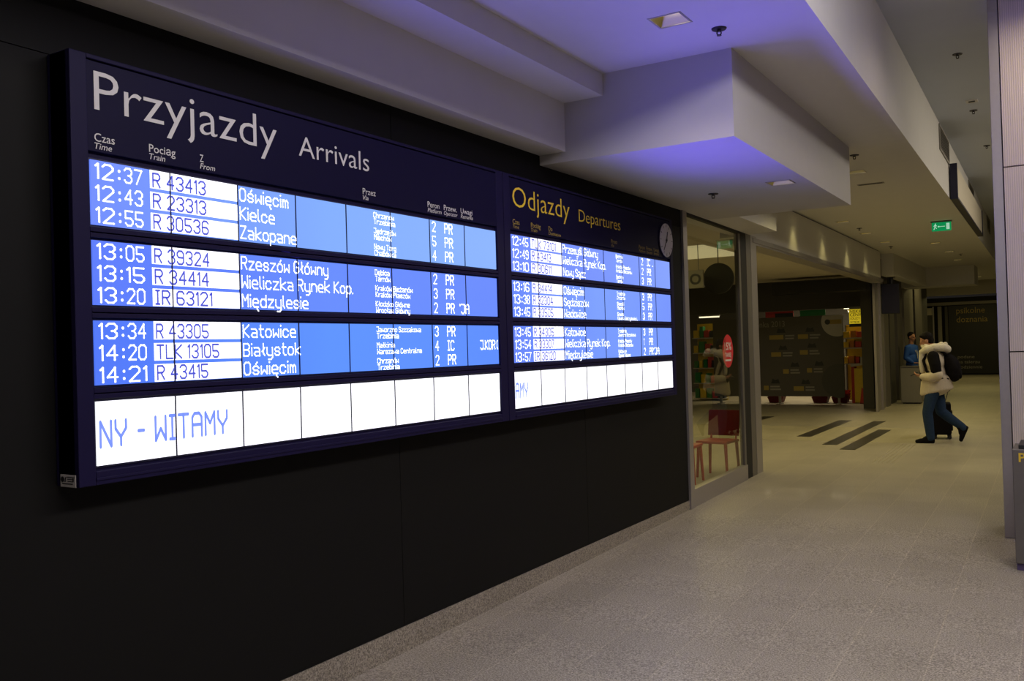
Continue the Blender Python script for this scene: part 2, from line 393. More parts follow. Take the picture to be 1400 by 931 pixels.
# ------------------------------------------------------------------ the setting
K = 0.034                       # the shop side of the passage bends away slightly
def LX(y): return -K*(y - 8.92)
def HX(y): return -0.119 - 0.0092*(y - 14.148)

bm = bmesh.new()
ys = [-7, 8.9, 48]
zt = [0.0115*(-7-8.9), 0, 0]
grid = [[bm.verts.new((x, y, z)) for x in (-9, 8)] for y, z in zip(ys, zt)]
lowr = [[bm.verts.new((x, y, -0.4)) for x in (-9, 8)] for y in ys]
for i in range(2):
    bm.faces.new((grid[i][0], grid[i][1], grid[i+1][1], grid[i+1][0]))
    bm.faces.new((lowr[i][0], lowr[i+1][0], lowr[i+1][1], lowr[i][1]))
    bm.faces.new((grid[i][0], grid[i+1][0], lowr[i+1][0], lowr[i][0])); bm.faces.new((grid[i][1], lowr[i][1], lowr[i+1][1], grid[i+1][1]))
bm.faces.new((grid[0][0], lowr[0][0], lowr[0][1], grid[0][1])); bm.faces.new((grid[2][0], grid[2][1], lowr[2][1], lowr[2][0]))
struct('floor', bm, M_floor)
# pale tile band across the side hall's mouth
bm = bmesh.new(); prism(bm, [(-6, 15.75), (1.25, 15.75), (1.25, 18.35), (-6, 18.35)], 'z', 0.0, 0.0015); struct('trim_1', bm, M_band)
# black panelled wall with joints
bm = bmesh.new()
box(bm, (-0.25, -6, 0.095), (-0.012, 8.86, 3.4))
yj = [-6, -3.02, -0.62, 1.78, 4.177, 6.576, 8.86]
for a, b in zip(yj[:-1], yj[1:]):
    for z0, z1 in ((0.095, 2.905), (2.909, 3.2)):
        box(bm, (-0.02, a+0.002, z0), (0, b-0.002, z1))
struct('wall_left', bm, M_black)
bm = bmesh.new()
yy = [-6, -4.4, -2.7, -1.0, 0.7, 2.4, 4.0, 5.55, 7.2, 8.86]
for a, b in zip(yy[:-1], yy[1:]): box(bm, (-0.25, a+0.0012, -0.2), (0.006, b-0.0012, 0.093))
struct('baseboard_left', bm, M_skirt)

# ceilings; lower slab has square openings for its downlights
def beam_x(y): return 2.205 - 0.0155*y
DL = [(1.353, 5.22, 3.68), (1.29, 11.26, 3.68), (0.2, 13.84, 3.68), (0.2, 15.84, 3.68), (0.2, 17.92, 3.68), (0.22, 19.87, 3.68),
      (1.05, 20.88, 3.68), (1.07, 23.3, 3.68), (1.01, 25.95, 3.68), (1.27, 7.96, 3.085), (0.85, 34.1, 3.68)]
bm = bmesh.new()
prism(bm, [(-0.3, -6), (beam_x(-6), -6), (beam_x(48), 48), (-9, 48), (-9, 22.95), (-0.3, 22.95)], 'z', 3.68, 4.53)
cut = bmesh.new()
for x, y, z in DL:
    s = 0.098
    box(cut, (x-s, y-s, z-0.1), (x+s, y+s, z+0.09))
cutter = obj('temp_cutter', cut, M_plaster)
def with_holes(name, bm, m):
    o = evaluated(name, bm, m, None, [('BOOLEAN', dict(operation='DIFFERENCE', object=cutter, solver='EXACT'))])
    for p in o.data.polygons: p.use_smooth = False
    o['kind'] = 'structure'
    return o
with_holes('ceiling', bm, M_plaster)
bm = bmesh.new(); box(bm, (0, 5.95, 3.085), (1.5, 9.78, 3.70)); with_holes('trim_2', bm, M_plaster_dim)
bpy.data.objects.remove(cutter)
struct('ceiling_hall', B((-0.5, -7, 4.531), (8, 48, 4.75)), M_upper)
struct('trim_3', B((0, -6, 3.158), (0.222, 5.95, 3.70)), M_plaster)
struct('trim_4', B((0.222, -6, 3.52), (0.543, 5.95, 3.70)), M_plaster)
bm = bmesh.new(); prism(bm, [(0.0, 8.8), (0.0, 9.78), (0.325, 9.78), (0.29, 11.42), (-0.3, 11.60), (-0.3, 8.8)], 'z', 3.085, 3.70); struct('trim_5', bm, M_plaster)
# header over the side hall's opening
bm = bmesh.new()
prism(bm, [(HX(11.3), 11.42), (HX(21.76), 21.76), (HX(21.76)-0.35, 21.76), (HX(11.3)-0.35, 11.42)], 'z', 3.06, 3.655)
struct('trim_6', bm, M_plaster)
bm = bmesh.new(); prism(bm, [(HX(11.3)-0.03, 11.42), (HX(21.76)-0.03, 21.76), (HX(21.76)-0.3, 21.76), (HX(11.3)-0.3, 11.42)], 'z', 3.655, 3.69); struct('trim_7', bm, M_dark)
# steel rail for the sliding doors under the header
bm = bmesh.new()
prism(bm, [(HX(11.3)+0.015, 11.66), (HX(22.0)+0.015, 22.0), (HX(22.0)-0.3, 22.0), (HX(11.3)-0.3, 11.66)], 'z', 3.0, 3.06)
prism(bm, [(HX(11.3)-0.0, 11.66), (HX(22.0)-0.0, 22.0), (HX(22.0)-0.25, 22.0), (HX(11.3)-0.25, 11.66)], 'z', 2.975, 3.0)
struct('trim_8', bm, M_steel)
# walls that close the rooms
struct('wall_right', B((7.6, -7, -0.4), (7.9, 48, 4.6)), M_greyl)
struct('wall_back', B((-0.3, -7.3, -0.4), (8, -7.0, 4.6)), M_greyl)

# bulkheads further along
struct('trim_9', B((-0.31, 22.6, 3.171), (-0.04, 28.2, 3.70)), M_plaster)
struct('trim_10', B((-0.9, 28.2, 3.15), (1.2, 29.4, 3.70)), M_plaster)
# side hall shell
struct('ceiling_side', B((-9, 9.0, 3.2), (-0.45, 22.9, 3.4)), M_hallceil)
struct('wall_side_near', B((-9, 8.6, 0), (-0.25, 8.86, 3.4)), M_darkgrey)
struct('wall_side_end', B((-9.2, 8.6, 0), (-9, 31, 3.4)), M_darkgrey)
struct('wall_side_far', B((-9, 24.95, 2.53), (-0.75, 25.15, 3.7)), M_darkgrey)
struct('trim_11', B((-2.63, 21.7, 2.82), (-0.50, 22.3, 3.10)), M_dark)
bm = bmesh.new(); box(bm, (-0.93, 23.3, 0), (-0.68, 23.9, 3.7)); box(bm, (-0.933, 23.297, 1.36), (-0.677, 23.9, 1.37)); struct('wall_pier', bm, M_darkgrey)
struct('wall_shop_back', B((-9, 30.6, 0), (-0.9, 30.8, 3.7)), M_darkgrey)
struct('wall_shop_side', B((-0.9, 25.0, 0), (-0.75, 30.8, 3.7)), M_grey)
struct('ceiling_shop', B((-9, 25.15, 3.1), (-0.9, 30.6, 3.3)), M_hallceil)

# facade beyond the side hall: alternating pilasters, then the end wall with a portal
for i, (a, b, dx, m) in enumerate([(23.95, 24.5, 0.03, M_steeld), (24.5, 25.15, -0.10, M_dark), (25.15, 25.9, 0.0, M_darkgrey), (25.9, 26.6, -0.15, M_dark),
                        (26.6, 27.5, 0.02, M_steeld), (27.5, 28.5, -0.12, M_navycl), (28.5, 29.6, 0.0, M_grey), (29.6, 31.4, -0.10, M_dark), (31.4, 33.0, 0.02, M_steeld), (33, 36, -.1, M_darkgrey), (36, 44.2, -1.5, M_darkgrey)]):
    y = (a+b)/2
    struct('wall_facade_%d' % (i+1), B((LX(y)-0.35+min(dx, 0), a, 0), (LX(y)+dx, b, 3.7)), m)
struct('wall_far', B((-1.6, 36.0, 3.19), (1.64, 36.3, 3.7)), M_greyl)
struct('wall_far_base', B((-4, 44.7, 0), (5, 44.9, 3.3)), M_dark)
struct('trim_12', B((-2.3, 44.2, 3.09), (4, 44.5, 3.22)), M_grey)
struct('trim_13', B((-2.3, 44.3, 3.22), (4, 44.5, 3.42)), M_dark)

# ------------------------------------------------------------------ timetable boards
XF = 0.15                                   # front face of the boards
YR = (0, 1, 0); ZU = (0, 0, 1)
def on_board(bm, s, y, z, cap, width=None, x=XF+0.0015, **k):
    text_into(bm, s, (x, y, z), YR, ZU, cap, width, **k)
ROWS = [(2.488, 2.234), (2.173, 1.920), (1.859, 1.606), (1.543, 1.293)]
ARR = [[('12:37', 'R 43413', .274, 'Oświęcim', .307, 'Chrzanów', .178, 'Trzebinia', .184, '2', 'PR'),
        ('12:43', 'R 23313', .274, 'Kielce', .215, 'Jędrzejów', .19, 'Miechów', .15, '5', 'PR'),
        ('12:55', 'R 30536', .285, 'Zakopane', .355, 'Nowy Targ', .19, 'Chabówka', .185, '4', 'PR')],
       [('13:05', 'R 39324', .285, 'Rzeszów Główny', .575, 'Dębica', .125, 'Tarnów', .13, '2', 'PR'),
        ('13:15', 'R 34414', .280, 'Wieliczka Rynek Kop.', .76, 'Kraków Bieżanów', .33, 'Kraków Płaszów', .305, '3', 'PR'),
        ('13:20', 'IR 63121', .295, 'Międzylesie', .425, 'Kłodzko Główne', .30, 'Wrocław Główny', .30, '2', 'PR')],
       [('13:34', 'R 43305', .27, 'Katowice', .335, 'Jaworzno Szczakowa', .40, 'Trzebinia', .19, '3', 'PR'),
        ('14:20', 'TLK 13105', .325, 'Białystok', .365, 'Małkinia', .155, 'Warszawa Centralna', .40, '4', 'IC'),
        ('14:21', 'R 43415', .262, 'Oświęcim', .33, 'Chrzanów', .185, 'Trzebinia', .19, '2', 'PR')]]
DEP = [[('12:45', 'TLK 73101', .355, 'Przemyśl Główny', .60, 'Bochnia', .14, 'Tarnów', .13, '2', 'IC'),
        ('12:49', 'R 43413', .28, 'Wieliczka Rynek Kop.', .74, 'Kraków Płaszów', .29, 'Kraków Bieżanów', .32, '2', 'PR'),
        ('13:10', 'R 30611', .28, 'Nowy Sącz', .37, 'Bochnia', .14, 'Tarnów', .13, '3', 'PR')],
       [('13:16', 'R 34414', .28, 'Oświęcim', .33, 'Trzebinia', .16, 'Chrzanów', .165, '3', 'PR'),
        ('13:38', 'R 32304', .29, 'Sędziszów', .41, 'Słomniki', .14, 'Miechów', .14, '5', 'PR'),
        ('13:45', 'R 33505', .29, 'Wadowice', .36, 'Skawina', .13, 'Kalwaria Zebrzydowska L.', .42, '3', 'PR')],
       [('13:45', 'R 34305', .29, 'Katowice', .34, 'Trzebinia', .17, 'Jaworzno Szczakowa', .36, '3', 'PR'),
        ('13:54', 'R 33307', .29, 'Wieliczka Rynek Kop.', .78, 'Kraków Płaszów', .28, 'Kraków Bieżanów', .30, '1', 'PR'),
        ('13:57', 'IR 36120', .31, 'Międzylesie', .46, 'Katowice', .16, 'Opole Główne', .24, '2', 'PR')]]
def board(root, ya, yb, y0, y1, data, banner, banner_items, extra):
    """ya..yb the cabinet, y0..y1 the display rows"""
    hb = bmesh.new()
    # cabinet with a stepped front: rim, recessed field and rails between the rows
    box(hb, (0.003, ya, 1.22), (0.128, yb, 2.90), 0.004)
    box(hb, (0.02, ya, 1.22), (XF, y0-0.012, 2.90), 0.003)
    box(hb, (0.02, y1+0.012, 1.22), (XF, yb, 2.90), 0.003)
    box(hb, (0.02, y0-0.012, 1.22), (XF, y1+0.012, 1.274), 0.003)
    box(hb, (0.02, y0-0.012, 1.237), (XF+0.004, y1+0.012, 1.249), 0.002)
    box(hb, (0.02, y0-0.012, 2.882), (XF, y1+0.012, 2.90), 0.003)
    for (a, b), (c, d) in zip(ROWS[:-1], ROWS[1:]):
        m_ = (b+c)/2
        box(hb, (0.02, y0-0.012, m_+0.002), (XF, y1+0.012, b-0.010), 0.002)
        box(hb, (0.02, y0-0.012, c+0.010), (XF, y1+0.012, m_-0.002), 0.002)
    obj('cabinet', hb, M_navy, root)
    hp = bmesh.new(); box(hp, (0.1, y0-0.02, 2.520), (XF-0.002, y1+0.035, 2.876), 0.002)
    obj('header_panel', hp, M_navy2, root)
    w = (y1-y0)/8
    for ri, (zt_, zb_) in enumerate(ROWS):
        last = ri == 3
        bk = bmesh.new(); box(bk, (0.11, y0-0.01, zb_-0.008), (0.134, y1+0.01, zt_+0.008))
        bo = obj('screen_backing', bk, M_gap, root)
        sc = bmesh.new()
        for k in range(8):
            box(sc, (0.12, y0+k*w+(0.0 if k == 0 else 0.0035), zb_), (0.142, y0+(k+1)*w-(0.0 if k == 7 else 0.0035), zt_))
        so = obj('display_row', sc, M_white_s if last else (LCD_ARR if y0 < 4 else LCD_DEP)[ri], root)
        for k in range(1, 8):
            jb = bmesh.new(); box(jb, (0.140, y0+k*w-0.0021, zb_-0.002), (0.1452, y0+k*w+0.0021, zt_+0.002)); obj('module_joint', jb, M_gap, so)
        def lcd(name, m_, items, parent=so):
            tb = bmesh.new()
            for it in items: lcd_into(tb, *it)
            return flatobj(name, tb, m_, parent)
        if last:
            lcd('running_text', M_lcdband, [(s, y, 1.365, 0.098, wd, 0.1435, 0.9) for s, y, wd in banner_items])
            continue
        for k, (tm, tr, trw, dest, dw, v1, w1, v2, w2, pl, op) in enumerate(data[ri]):
            zb = zt_ - 0.070 - 0.0865*k
            lcd('departure_time' if root.name.startswith('dep') else 'arrival_time', M_lcdwhite,
                [(tm[:2], y0+0.016, zb, 0.058, 0.084 if tm[1] != '1' else 0.075, 0.1435, 0.74), (':', y0+0.119, zb, 0.058, 0.010, 0.1435, 0.8), (tm[3:], y0+0.145, zb, 0.058, 0.086, 0.1435, 0.74)])
            sb = bmesh.new()
            zl = zt_ - 0.0875*k
            yy0 = y0 + 0.267
            for a, b in ((yy0, y0+w-0.0035), (y0+w+0.0035, y0+2*w-0.0035)):
                box(sb, (0.1405, a, zl-0.076), (0.1432, b, zl-(0.0 if k == 0 else 0.003)))
            obj('number_strip', sb, M_white_s, so)
            lcd('train_number', M_lcdink, [(tr, yy0+0.010, zb+0.001, 0.056, trw, 0.1446, 0.88)])
            lcd('destination', M_lcdwhite, [(dest, y0+0.741, zb+0.002, 0.056, dw, 0.1435, 0.74)])
            lcd('via_station', M_lcdwhite, [(v1, y0+1.683, zb+0.028, 0.027, w1, 0.1435, 0.85)])
            lcd('via_station', M_lcdwhite, [(v2, y0+1.685, zb-0.007, 0.027, w2, 0.1435, 0.85)])
            lcd('platform_number', M_lcdwhite, [(pl, y0+2.219, zb+0.003, 0.056, 0.037 if pl != '1' else 0.014, 0.1435, 0.75)])
            lcd('operator_code', M_lcdwhite, [(op, y0+2.345, zb+0.003, 0.057, 0.086 if op == 'PR' else 0.072, 0.1435, 0.85)])
        for r_, k, s, dy, wd in extra:
            if r_ == ri: lcd('remark', M_lcdwhite, [(s, y0+dy, zt_-0.067-0.0865*k, 0.056, wd, 0.1435, 0.85)])

arr = thing('arrivals_board', 'large illuminated arrivals timetable with big pale Przyjazdy heading, nearer on the black wall', 'timetable', (0, 0, 0))
board(arr, 2.062, 5.166, 2.145, 5.070, ARR, 'NY', [('NY', 2.154, .123), ('-', 2.323, .036), ('WITAMY', 2.404, .383)],
      [(1, 2, "'JA", 2.485, .105), (2, 1, 'J.KOR', 2.705, .178), (2, 1, '(', 2.894, .022)])
def header(root, y, pl, en, wpl, wen, bm):
    on_board(bm, pl, y, 2.561, 0.032, wpl, x=XF+0.0005, offset=0.004)
    on_board(bm, en, y, 2.531, 0.024, wen, x=XF+0.0005, shear=0.2, offset=0.004)
bm = bmesh.new(); on_board(bm, 'Przyjazdy', 2.162, 2.685, 0.154, 0.96, x=XF+0.0005, offset=-0.006); flatobj('heading', bm, M_white, arr)
bm = bmesh.new(); on_board(bm, 'Arrivals', 3.266, 2.689, 0.100, 0.53, x=XF+0.0005, offset=-0.004); flatobj('subheading', bm, M_white, arr)
for y, a, b, wa, wb in ((2.159, 'Czas', 'Time', .089, .076), (2.406, 'Pociąg', 'Train', .130, .078), (2.663, 'Z', 'From', .020, .082), (3.737, 'Przez', 'Via', .107, .046),
                        (4.317, 'Peron', 'Platform', .118, .139), (4.481, 'Przew.', 'Operator', .136, .143), (4.660, 'Uwagi', 'Remarks', .130, .137)):
    bm = bmesh.new(); header(arr, y, a, b, wa, wb, bm); flatobj('column_heading', bm, M_white, arr)
# maker's sticker on the cabinet's near side
bm = bmesh.new(); box(bm, (0.032, 2.0595, 1.220), (0.130, 2.0625, 1.268), 0.001); st = obj('maker_sticker', bm, M_plate, arr); st['label'] = 'small silver sticker with dark logo'
bm = bmesh.new()
for x0, z0, x1, z1 in ((0.073, 1.257, 0.126, 1.260), (0.078, 1.249, 0.120, 1.252), (0.080, 1.241, 0.117, 1.244), (0.112, 1.243, 0.118, 1.256), (0.045, 1.231, 0.112, 1.235)):
    box(bm, (x0, 2.0585, z0), (x1, 2.0597, z1))
bq = Matrix.Rotation(math.pi/2, 4, 'X')
tube(bm, (0.047, 2.0585, 1.249), (0.047, 2.0597, 1.249), 0.011, n=18)
prism(bm, [(0.060, 1.239), (0.066, 1.239), (0.070, 1.258), (0.064, 1.258)], 'y', 2.0585, 2.0597)
obj('logo', bm, M_ink, st)

dep = thing('departures_board', 'illuminated departures timetable with yellow Odjazdy heading, farther along the black wall', 'timetable', (0, 0, 0))
board(dep, 5.172, 8.235, 5.265, 8.155, DEP, 'AMY', [('AMY', 5.268, .17)], [(2, 2, "'JA", 2.445, .125), (0, 0, '.', 2.47, .01)])
bm = bmesh.new(); on_board(bm, 'Odjazdy', 5.288, 2.681, 0.140, 0.835, x=XF+0.0005, offset=-0.008); flatobj('heading', bm, M_yellowp, dep)
bm = bmesh.new(); on_board(bm, 'Departures', 6.277, 2.681, 0.094, 0.765, x=XF+0.0005, offset=-0.008); flatobj('subheading', bm, M_yellowp, dep)
for y, a, b, wa, wb in ((5.284, 'Czas', 'Time', .09, .078), (5.531, 'Pociąg', 'Train', .137, .086), (5.785, 'Do', 'Destination', .058, .187), (6.853, 'Przez', 'Via', .118, .05),
                        (7.425, 'Peron', 'Platform', .128, .14), (7.59, 'Przew.', 'Operator', .136, .14), (7.76, 'Uwagi', 'Remarks', .12, .12)):
    bm = bmesh.new(); header(dep, y, a, b, wa, wb, bm); flatobj('column_heading', bm, M_dimyel, dep)

# clock
ck = thing('wall_clock', 'round pale clock at the far end of the departures timetable heading', 'clock', (0.15, 8.05, 2.687))
bm = bmesh.new(); tube(bm, (0, 0, 0), (0.012, 0, 0), 0.158, n=48); obj('dial', bm, M_dialface, ck)
bm = bmesh.new(); ring(bm, (0.004, 0, 0), Vector((1, 0, 0)).to_track_quat('Z', 'Y'), 0.165, 0.009, 48); obj('rim', bm, M_navy, ck)
bm = bmesh.new()
for k in range(12):
    box(bm, (0.0122, -0.003, 0.125), (0.0135, 0.003, 0.150), M=Matrix.Rotation(k*math.pi/6, 4, 'X'))
obj('hour_marks', bm, M_ink, ck)
def hand(name, ang, L, w):
    bm = bmesh.new(); prism(bm, [(-w, -0.025), (w, -0.025), (w*0.6, L), (-w*0.6, L)], 'x', 0.014, 0.0165)
    bmesh.ops.rotate(bm, verts=bm.verts[:], cent=(0, 0, 0), matrix=Matrix.Rotation(-math.radians(ang), 3, 'X')); obj(name, bm, M_ink, ck)
hand('hour_hand', 18, 0.085, 0.007); hand('minute_hand', 217, 0.125, 0.0045)
bm = bmesh.new(); tube(bm, (0.012, 0, 0), (0.019, 0, 0), 0.013, n=16); obj('hub', bm, M_ink, ck)

# ------------------------------------------------------------------ glazed shopfront
sf = thing('glass_shopfront', 'fixed glass shopfront pane in a grey steel frame at the end of the black wall', 'shopfront', (0, 0, 0))
def Lquad(bm, ya, yb, z0, z1, xo, xi):
    prism(bm, [(LX(ya)+xo, ya), (LX(yb)+xo, yb), (LX(yb)+xi, yb), (LX(ya)+xi, ya)], 'z', z0, z1)
bm = bmesh.new(); Lquad(bm, 8.865, 8.99, 0, 3.085, 0.02, -0.12); obj('frame_post', bm, M_steel, sf)
bm = bmesh.new(); Lquad(bm, 8.99, 11.08, 0.0, 0.185, 0.012, -0.06); obj('kick_plate', bm, M_steel, sf)
bm = bmesh.new(); Lquad(bm, 8.99, 11.08, 3.055, 3.085, 0.0, -0.05); obj('top_channel', bm, M_dark, sf)
bm = bmesh.new(); Lquad(bm, 8.99, 11.02, 0.185, 3.055, -0.020, -0.032); obj('pane', bm, M_glass, sf)
bm = bmesh.new(); Lquad(bm, 11.02, 11.10, 0.185, 3.085, -0.005, -0.06); obj('jamb', bm, M_steeld, sf)
bm = bmesh.new(); tube(bm, (LX(10.47)-0.019, 10.47, 1.605), (LX(10.47)-0.0175, 10.47, 1.605), 0.195, n=40)
stk = tag(obj('discount_sticker', bm, M_redst), 'round red discount sticker with white 15% stuck on the shopfront glass', 'sticker')
bm = bmesh.new(); xs_ = LX(10.47)-0.0165
text_into(bm, '15%', (xs_, 10.345, 1.62), YR, ZU, 0.085, 0.25, offset=0.015)
text_into(bm, 'TANIEJ', (xs_, 10.36, 1.535), YR, ZU, 0.05, 0.22, offset=0.015)
for k in range(1): box(bm, (xs_-0.0005, 10.36, 1.485), (xs_, 10.58, 1.507))
flatobj('lettering', bm, M_white, stk)
# steel door post beside the opening, with the dark pocket it closes
bm = bmesh.new(); Lquad(bm, 11.10, 11.34, 0, 3.085, -0.003, -0.07); struct('trim_15', bm, M_dark)
bm = bmesh.new(); Lquad(bm, 11.345, 11.56, 0, 3.085, 0.0, -0.11); struct('trim_16', bm, M_steeld)
bm = bmesh.new(); Lquad(bm, 11.56, 11.84, 0, 3.085, 0.004, -0.11)
struct('door_1', bm, M_steel)
bm = bmesh.new()
Lquad(bm, 22.3, 22.5, 0, 3.08, 0.03, -0.02); Lquad(bm, 22.5, 23.1, 0, 3.08, 0.0, -0.05); Lquad(bm, 23.1, 23.25, 0, 3.08, 0.05, -0.02); Lquad(bm, 23.25, 23.95, 0, 3.08, 0.0, -0.05)
struct('door_2', bm, M_steel)

# ------------------------------------------------------------------ ceiling fittings
where = ['over the nearer end of the boards', 'just beyond the bulkhead', 'first of four along the side opening', 'second of four along the side opening', 'third of four along the side opening', 'last of four along the side opening',
         'behind the exit sign, nearest of three', 'behind the exit sign, middle of three', 'behind the exit sign, farthest of three', 'in the underside of the blue-lit bulkhead', 'farthest, near the end wall']
for i, (x, y, z) in enumerate(DL):
    t = thing('downlight', 'square recessed mirror downlight ' + where[i], 'ceiling light', (x, y, z), 0, 'recessed downlights')
    bm = bmesh.new(); s = 0.098
    for a, b in (((-s-.008, -s-.008), (s+.008, -s+.004)), ((-s-.008, s-.004), (s+.008, s+.008)), ((-s-.008, -s+.004), (-s+.004, s-.004)), ((s-.004, -s+.004), (s+.008, s-.004))):
        box(bm, (*a, -0.003), (*b, 0.004))
    obj('frame', bm, M_steel, t)
    bm = bmesh.new(); s2 = 0.055; s1 = 0.094
    lo = [bm.verts.new((sx*s1, sy*s1, 0.002)) for sx, sy in ((-1, -1), (1, -1), (1, 1), (-1, 1))]
    hi = [bm.verts.new((sx*s2, sy*s2, 0.085)) for sx, sy in ((-1, -1), (1, -1), (1, 1), (-1, 1))]
    for k in range(4): bm.faces.new((lo[k], lo[(k+1) % 4], hi[(k+1) % 4], hi[k]))
    bm.faces.new(hi)
    obj('reflector', bm, M_reflector, t)
    bm = bmesh.new(); tube(bm, (-0.05, 0.01, 0.060), (0.05, 0.01, 0.060), 0.012); tube(bm, (-0.05, -0.02, 0.066), (0.05, -0.02, 0.066), 0.012); obj('lamp', bm, M_lamp, t)
    near_wall = i in (2, 3, 4, 5)
    if near_wall:
        spot('downlight_beam', (x, y, z-0.02), (-0.36, 0, -1), 10, WARM, 66, 1.0, 0.07)
        spot('downlight_pool', (x, y, z-0.02), (0.42, 0, -1), 75, WARM, 96, 0.5, 0.05)
    elif i not in (0, 9):
        spot('downlight_pool', (x, y, z-0.02), (0, 0, -1), 80, WARM, 140, 0.9, 0.06)
    else:
        spot('downlight_pool', (x, y, z-0.02), (0, 0, -1), 35, NEUT, 130, 0.9, 0.06)
SP = [(1.553, 5.542, 3.68, 'on the blue-tinted ceiling beside the nearest downlight'), (0.61, 8.111, 3.085, 'under the bulkhead above the departures clock end'), (1.469, 10.22, 3.68, 'just beyond the bulkhead corner'), (0.256, 17.0, 3.68, 'near the side opening, nearer of two'),
      (0.173, 20.9, 3.68, 'near the side opening, farther of two'), (1.235, 24.16, 3.68, 'on the beige ceiling behind the exit sign'),
      (2.506, 10.086, 4.531, 'on the grey upper ceiling, nearest of three'), (2.441, 12.728, 4.531, 'on the grey upper ceiling, middle of three'), (2.421, 15.205, 4.531, 'on the grey upper ceiling, farthest of three')]
for x, y, z, w in SP:
    t = thing('sprinkler', 'small dark ceiling sprinkler head ' + w, 'sprinkler', (x, y, z), 0.4, 'ceiling sprinklers')
    bm = bmesh.new(); tube(bm, (0, 0, 0.004), (0, 0, -0.008), 0.050, 0.044, 20); obj('escutcheon', bm, M_brass, t)
    bm = bmesh.new(); tube(bm, (0, 0, -0.006), (0, 0, -0.020), 0.013)
    for e in (-1, 1): tube(bm, (e*0.010, 0, -0.018), (e*0.014, 0, -0.032), 0.004); tube(bm, (e*0.014, 0, -0.032), (0, 0, -0.044), 0.004)
    obj('frame', bm, M_brass, t)
    bm = bmesh.new(); tube(bm, (0, 0, -0.043), (0, 0, -0.046), 0.015, 0.015, 16); obj('deflector', bm, M_brass, t)
bm = bmesh.new(); box(bm, (2.40, 12.12, 4.520), (2.53, 12.27, 4.533), 0.003); t = tag(obj('smoke_detector', bm, M_white), 'small square pale detector on the grey upper ceiling', 'detector')
bm = bmesh.new(); box(bm, (2.43, 12.16, 4.514), (2.50, 12.21, 4.521)); obj('sensor', bm, M_ink, t)
t = thing('ceiling_slot_vent', 'narrow slot vent in the ceiling beyond the bulkhead', 'vent', (1.28, 12.25, 3.68))
bm = bmesh.new(); box(bm, (-0.16, -0.05, -0.004), (0.16, 0.05, 0.003), 0.001); obj('frame', bm, M_grey, t)
bm = bmesh.new(); box(bm, (-0.14, -0.03, -0.0055), (0.14, -0.005, -0.003)); box(bm, (-0.14, 0.005, -0.0055), (0.14, 0.03, -0.003)); obj('slot', bm, M_ink, t)
# vents on the beam side and the cream sign
for (a, b, lab) in ((13.05, 14.35, 'slatted air vent high on the beam before the cream sign'), (18.1, 19.4, 'slatted air vent high on the beam above the cream sign'), (23.7, 24.9, 'slatted air vent high on the beam beyond the cream sign')):
    t = thing('beam_vent', lab, 'vent', (beam_x((a+b)/2), (a+b)/2, 4.16), math.radians(0.89), 'vents along the beam')
    h = (b-a)/2
    bm = bmesh.new()
    for q in ((-h, 0, -h+.04, .34), (h-.04, 0, h, .34), (-h+.04, 0, h-.04, .03), (-h+.04, .31, h-.04, .34)): box(bm, (-0.01, q[0], q[1]), (0.016, q[2], q[3]))
    obj('frame', bm, M_grey, t)
    bm = bmesh.new(); box(bm, (-0.01, -h+.03, .02), (0.002, h-.03, .32))
    for k in range(7): box(bm, (0.0, -h+.03, .05+k*.038), (0.012, h-.03, .062+k*.038))
    obj('slats', bm, M_vent, t)
t = thing('hanging_sign', 'long cream light box sign with black edges along the ceiling beam', 'sign', (beam_x(17.2)+0.02, 17.2, 3.66), math.radians(0.89))
bm = bmesh.new(); box(bm, (0.0, -2.85, 0.03), (0.075, 2.85, 0.50), 0.002); obj('face', bm, M_signface, t)
bm = bmesh.new(); box(bm, (-0.005, -2.9, 0.0), (0.09, 2.9, 0.03)); box(bm, (-0.005, -2.9, 0.03), (0.09, -2.85, 0.51)); box(bm, (-0.005, 2.85, 0.03), (0.09, 2.9, 0.51)); obj('edge_frame', bm, M_gap, t)
# exit sign
t = thing('exit_sign', 'green illuminated emergency exit sign hanging from the beige ceiling', 'sign', (1.585, 17.0, 3.68), math.radians(3))
bm = bmesh.new(); box(bm, (-0.15, -0.018, -0.172), (0.15, 0.018, -0.02), 0.003); f_ = obj('panel', bm, M_green, t)
bm = bmesh.new(); box(bm, (-0.165, -0.03, -0.025), (0.165, 0.03, 0.0), 0.003); obj('mounting_rail', bm, M_steeld, t)
bm = bmesh.new()
yv = -0.0205
def pf(pts): prism(bm, pts, 'y', yv, -0.018)
pf([(0.075, -0.15), (0.125, -0.15), (0.125, -0.045), (0.075, -0.045)])
pf([(-0.055, -0.103), (0.055, -0.103), (0.055, -0.093), (-0.055, -0.093)]); pf([(-0.06, -0.098), (-0.035, -0.115), (-0.035, -0.081)])
tube(bm, (-0.092, yv, -0.052), (-0.092, -0.018, -0.052), 0.010, n=12)
pf([(-0.105, -0.065), (-0.085, -0.062), (-0.09, -0.105), (-0.108, -0.105)]); pf([(-0.108, -0.103), (-0.095, -0.103), (-0.112, -0.150), (-0.125, -0.146)]); pf([(-0.098, -0.103), (-0.088, -0.103), (-0.068, -0.13), (-0.078, -0.136)]); pf([(-0.088, -0.066), (-0.065, -0.085), (-0.07, -0.092), (-0.092, -0.078)]); pf([(-0.104, -0.066), (-0.125, -0.088), (-0.119, -0.094), (-0.098, -0.078)])
obj('pictogram', bm, M_exitw, f_)

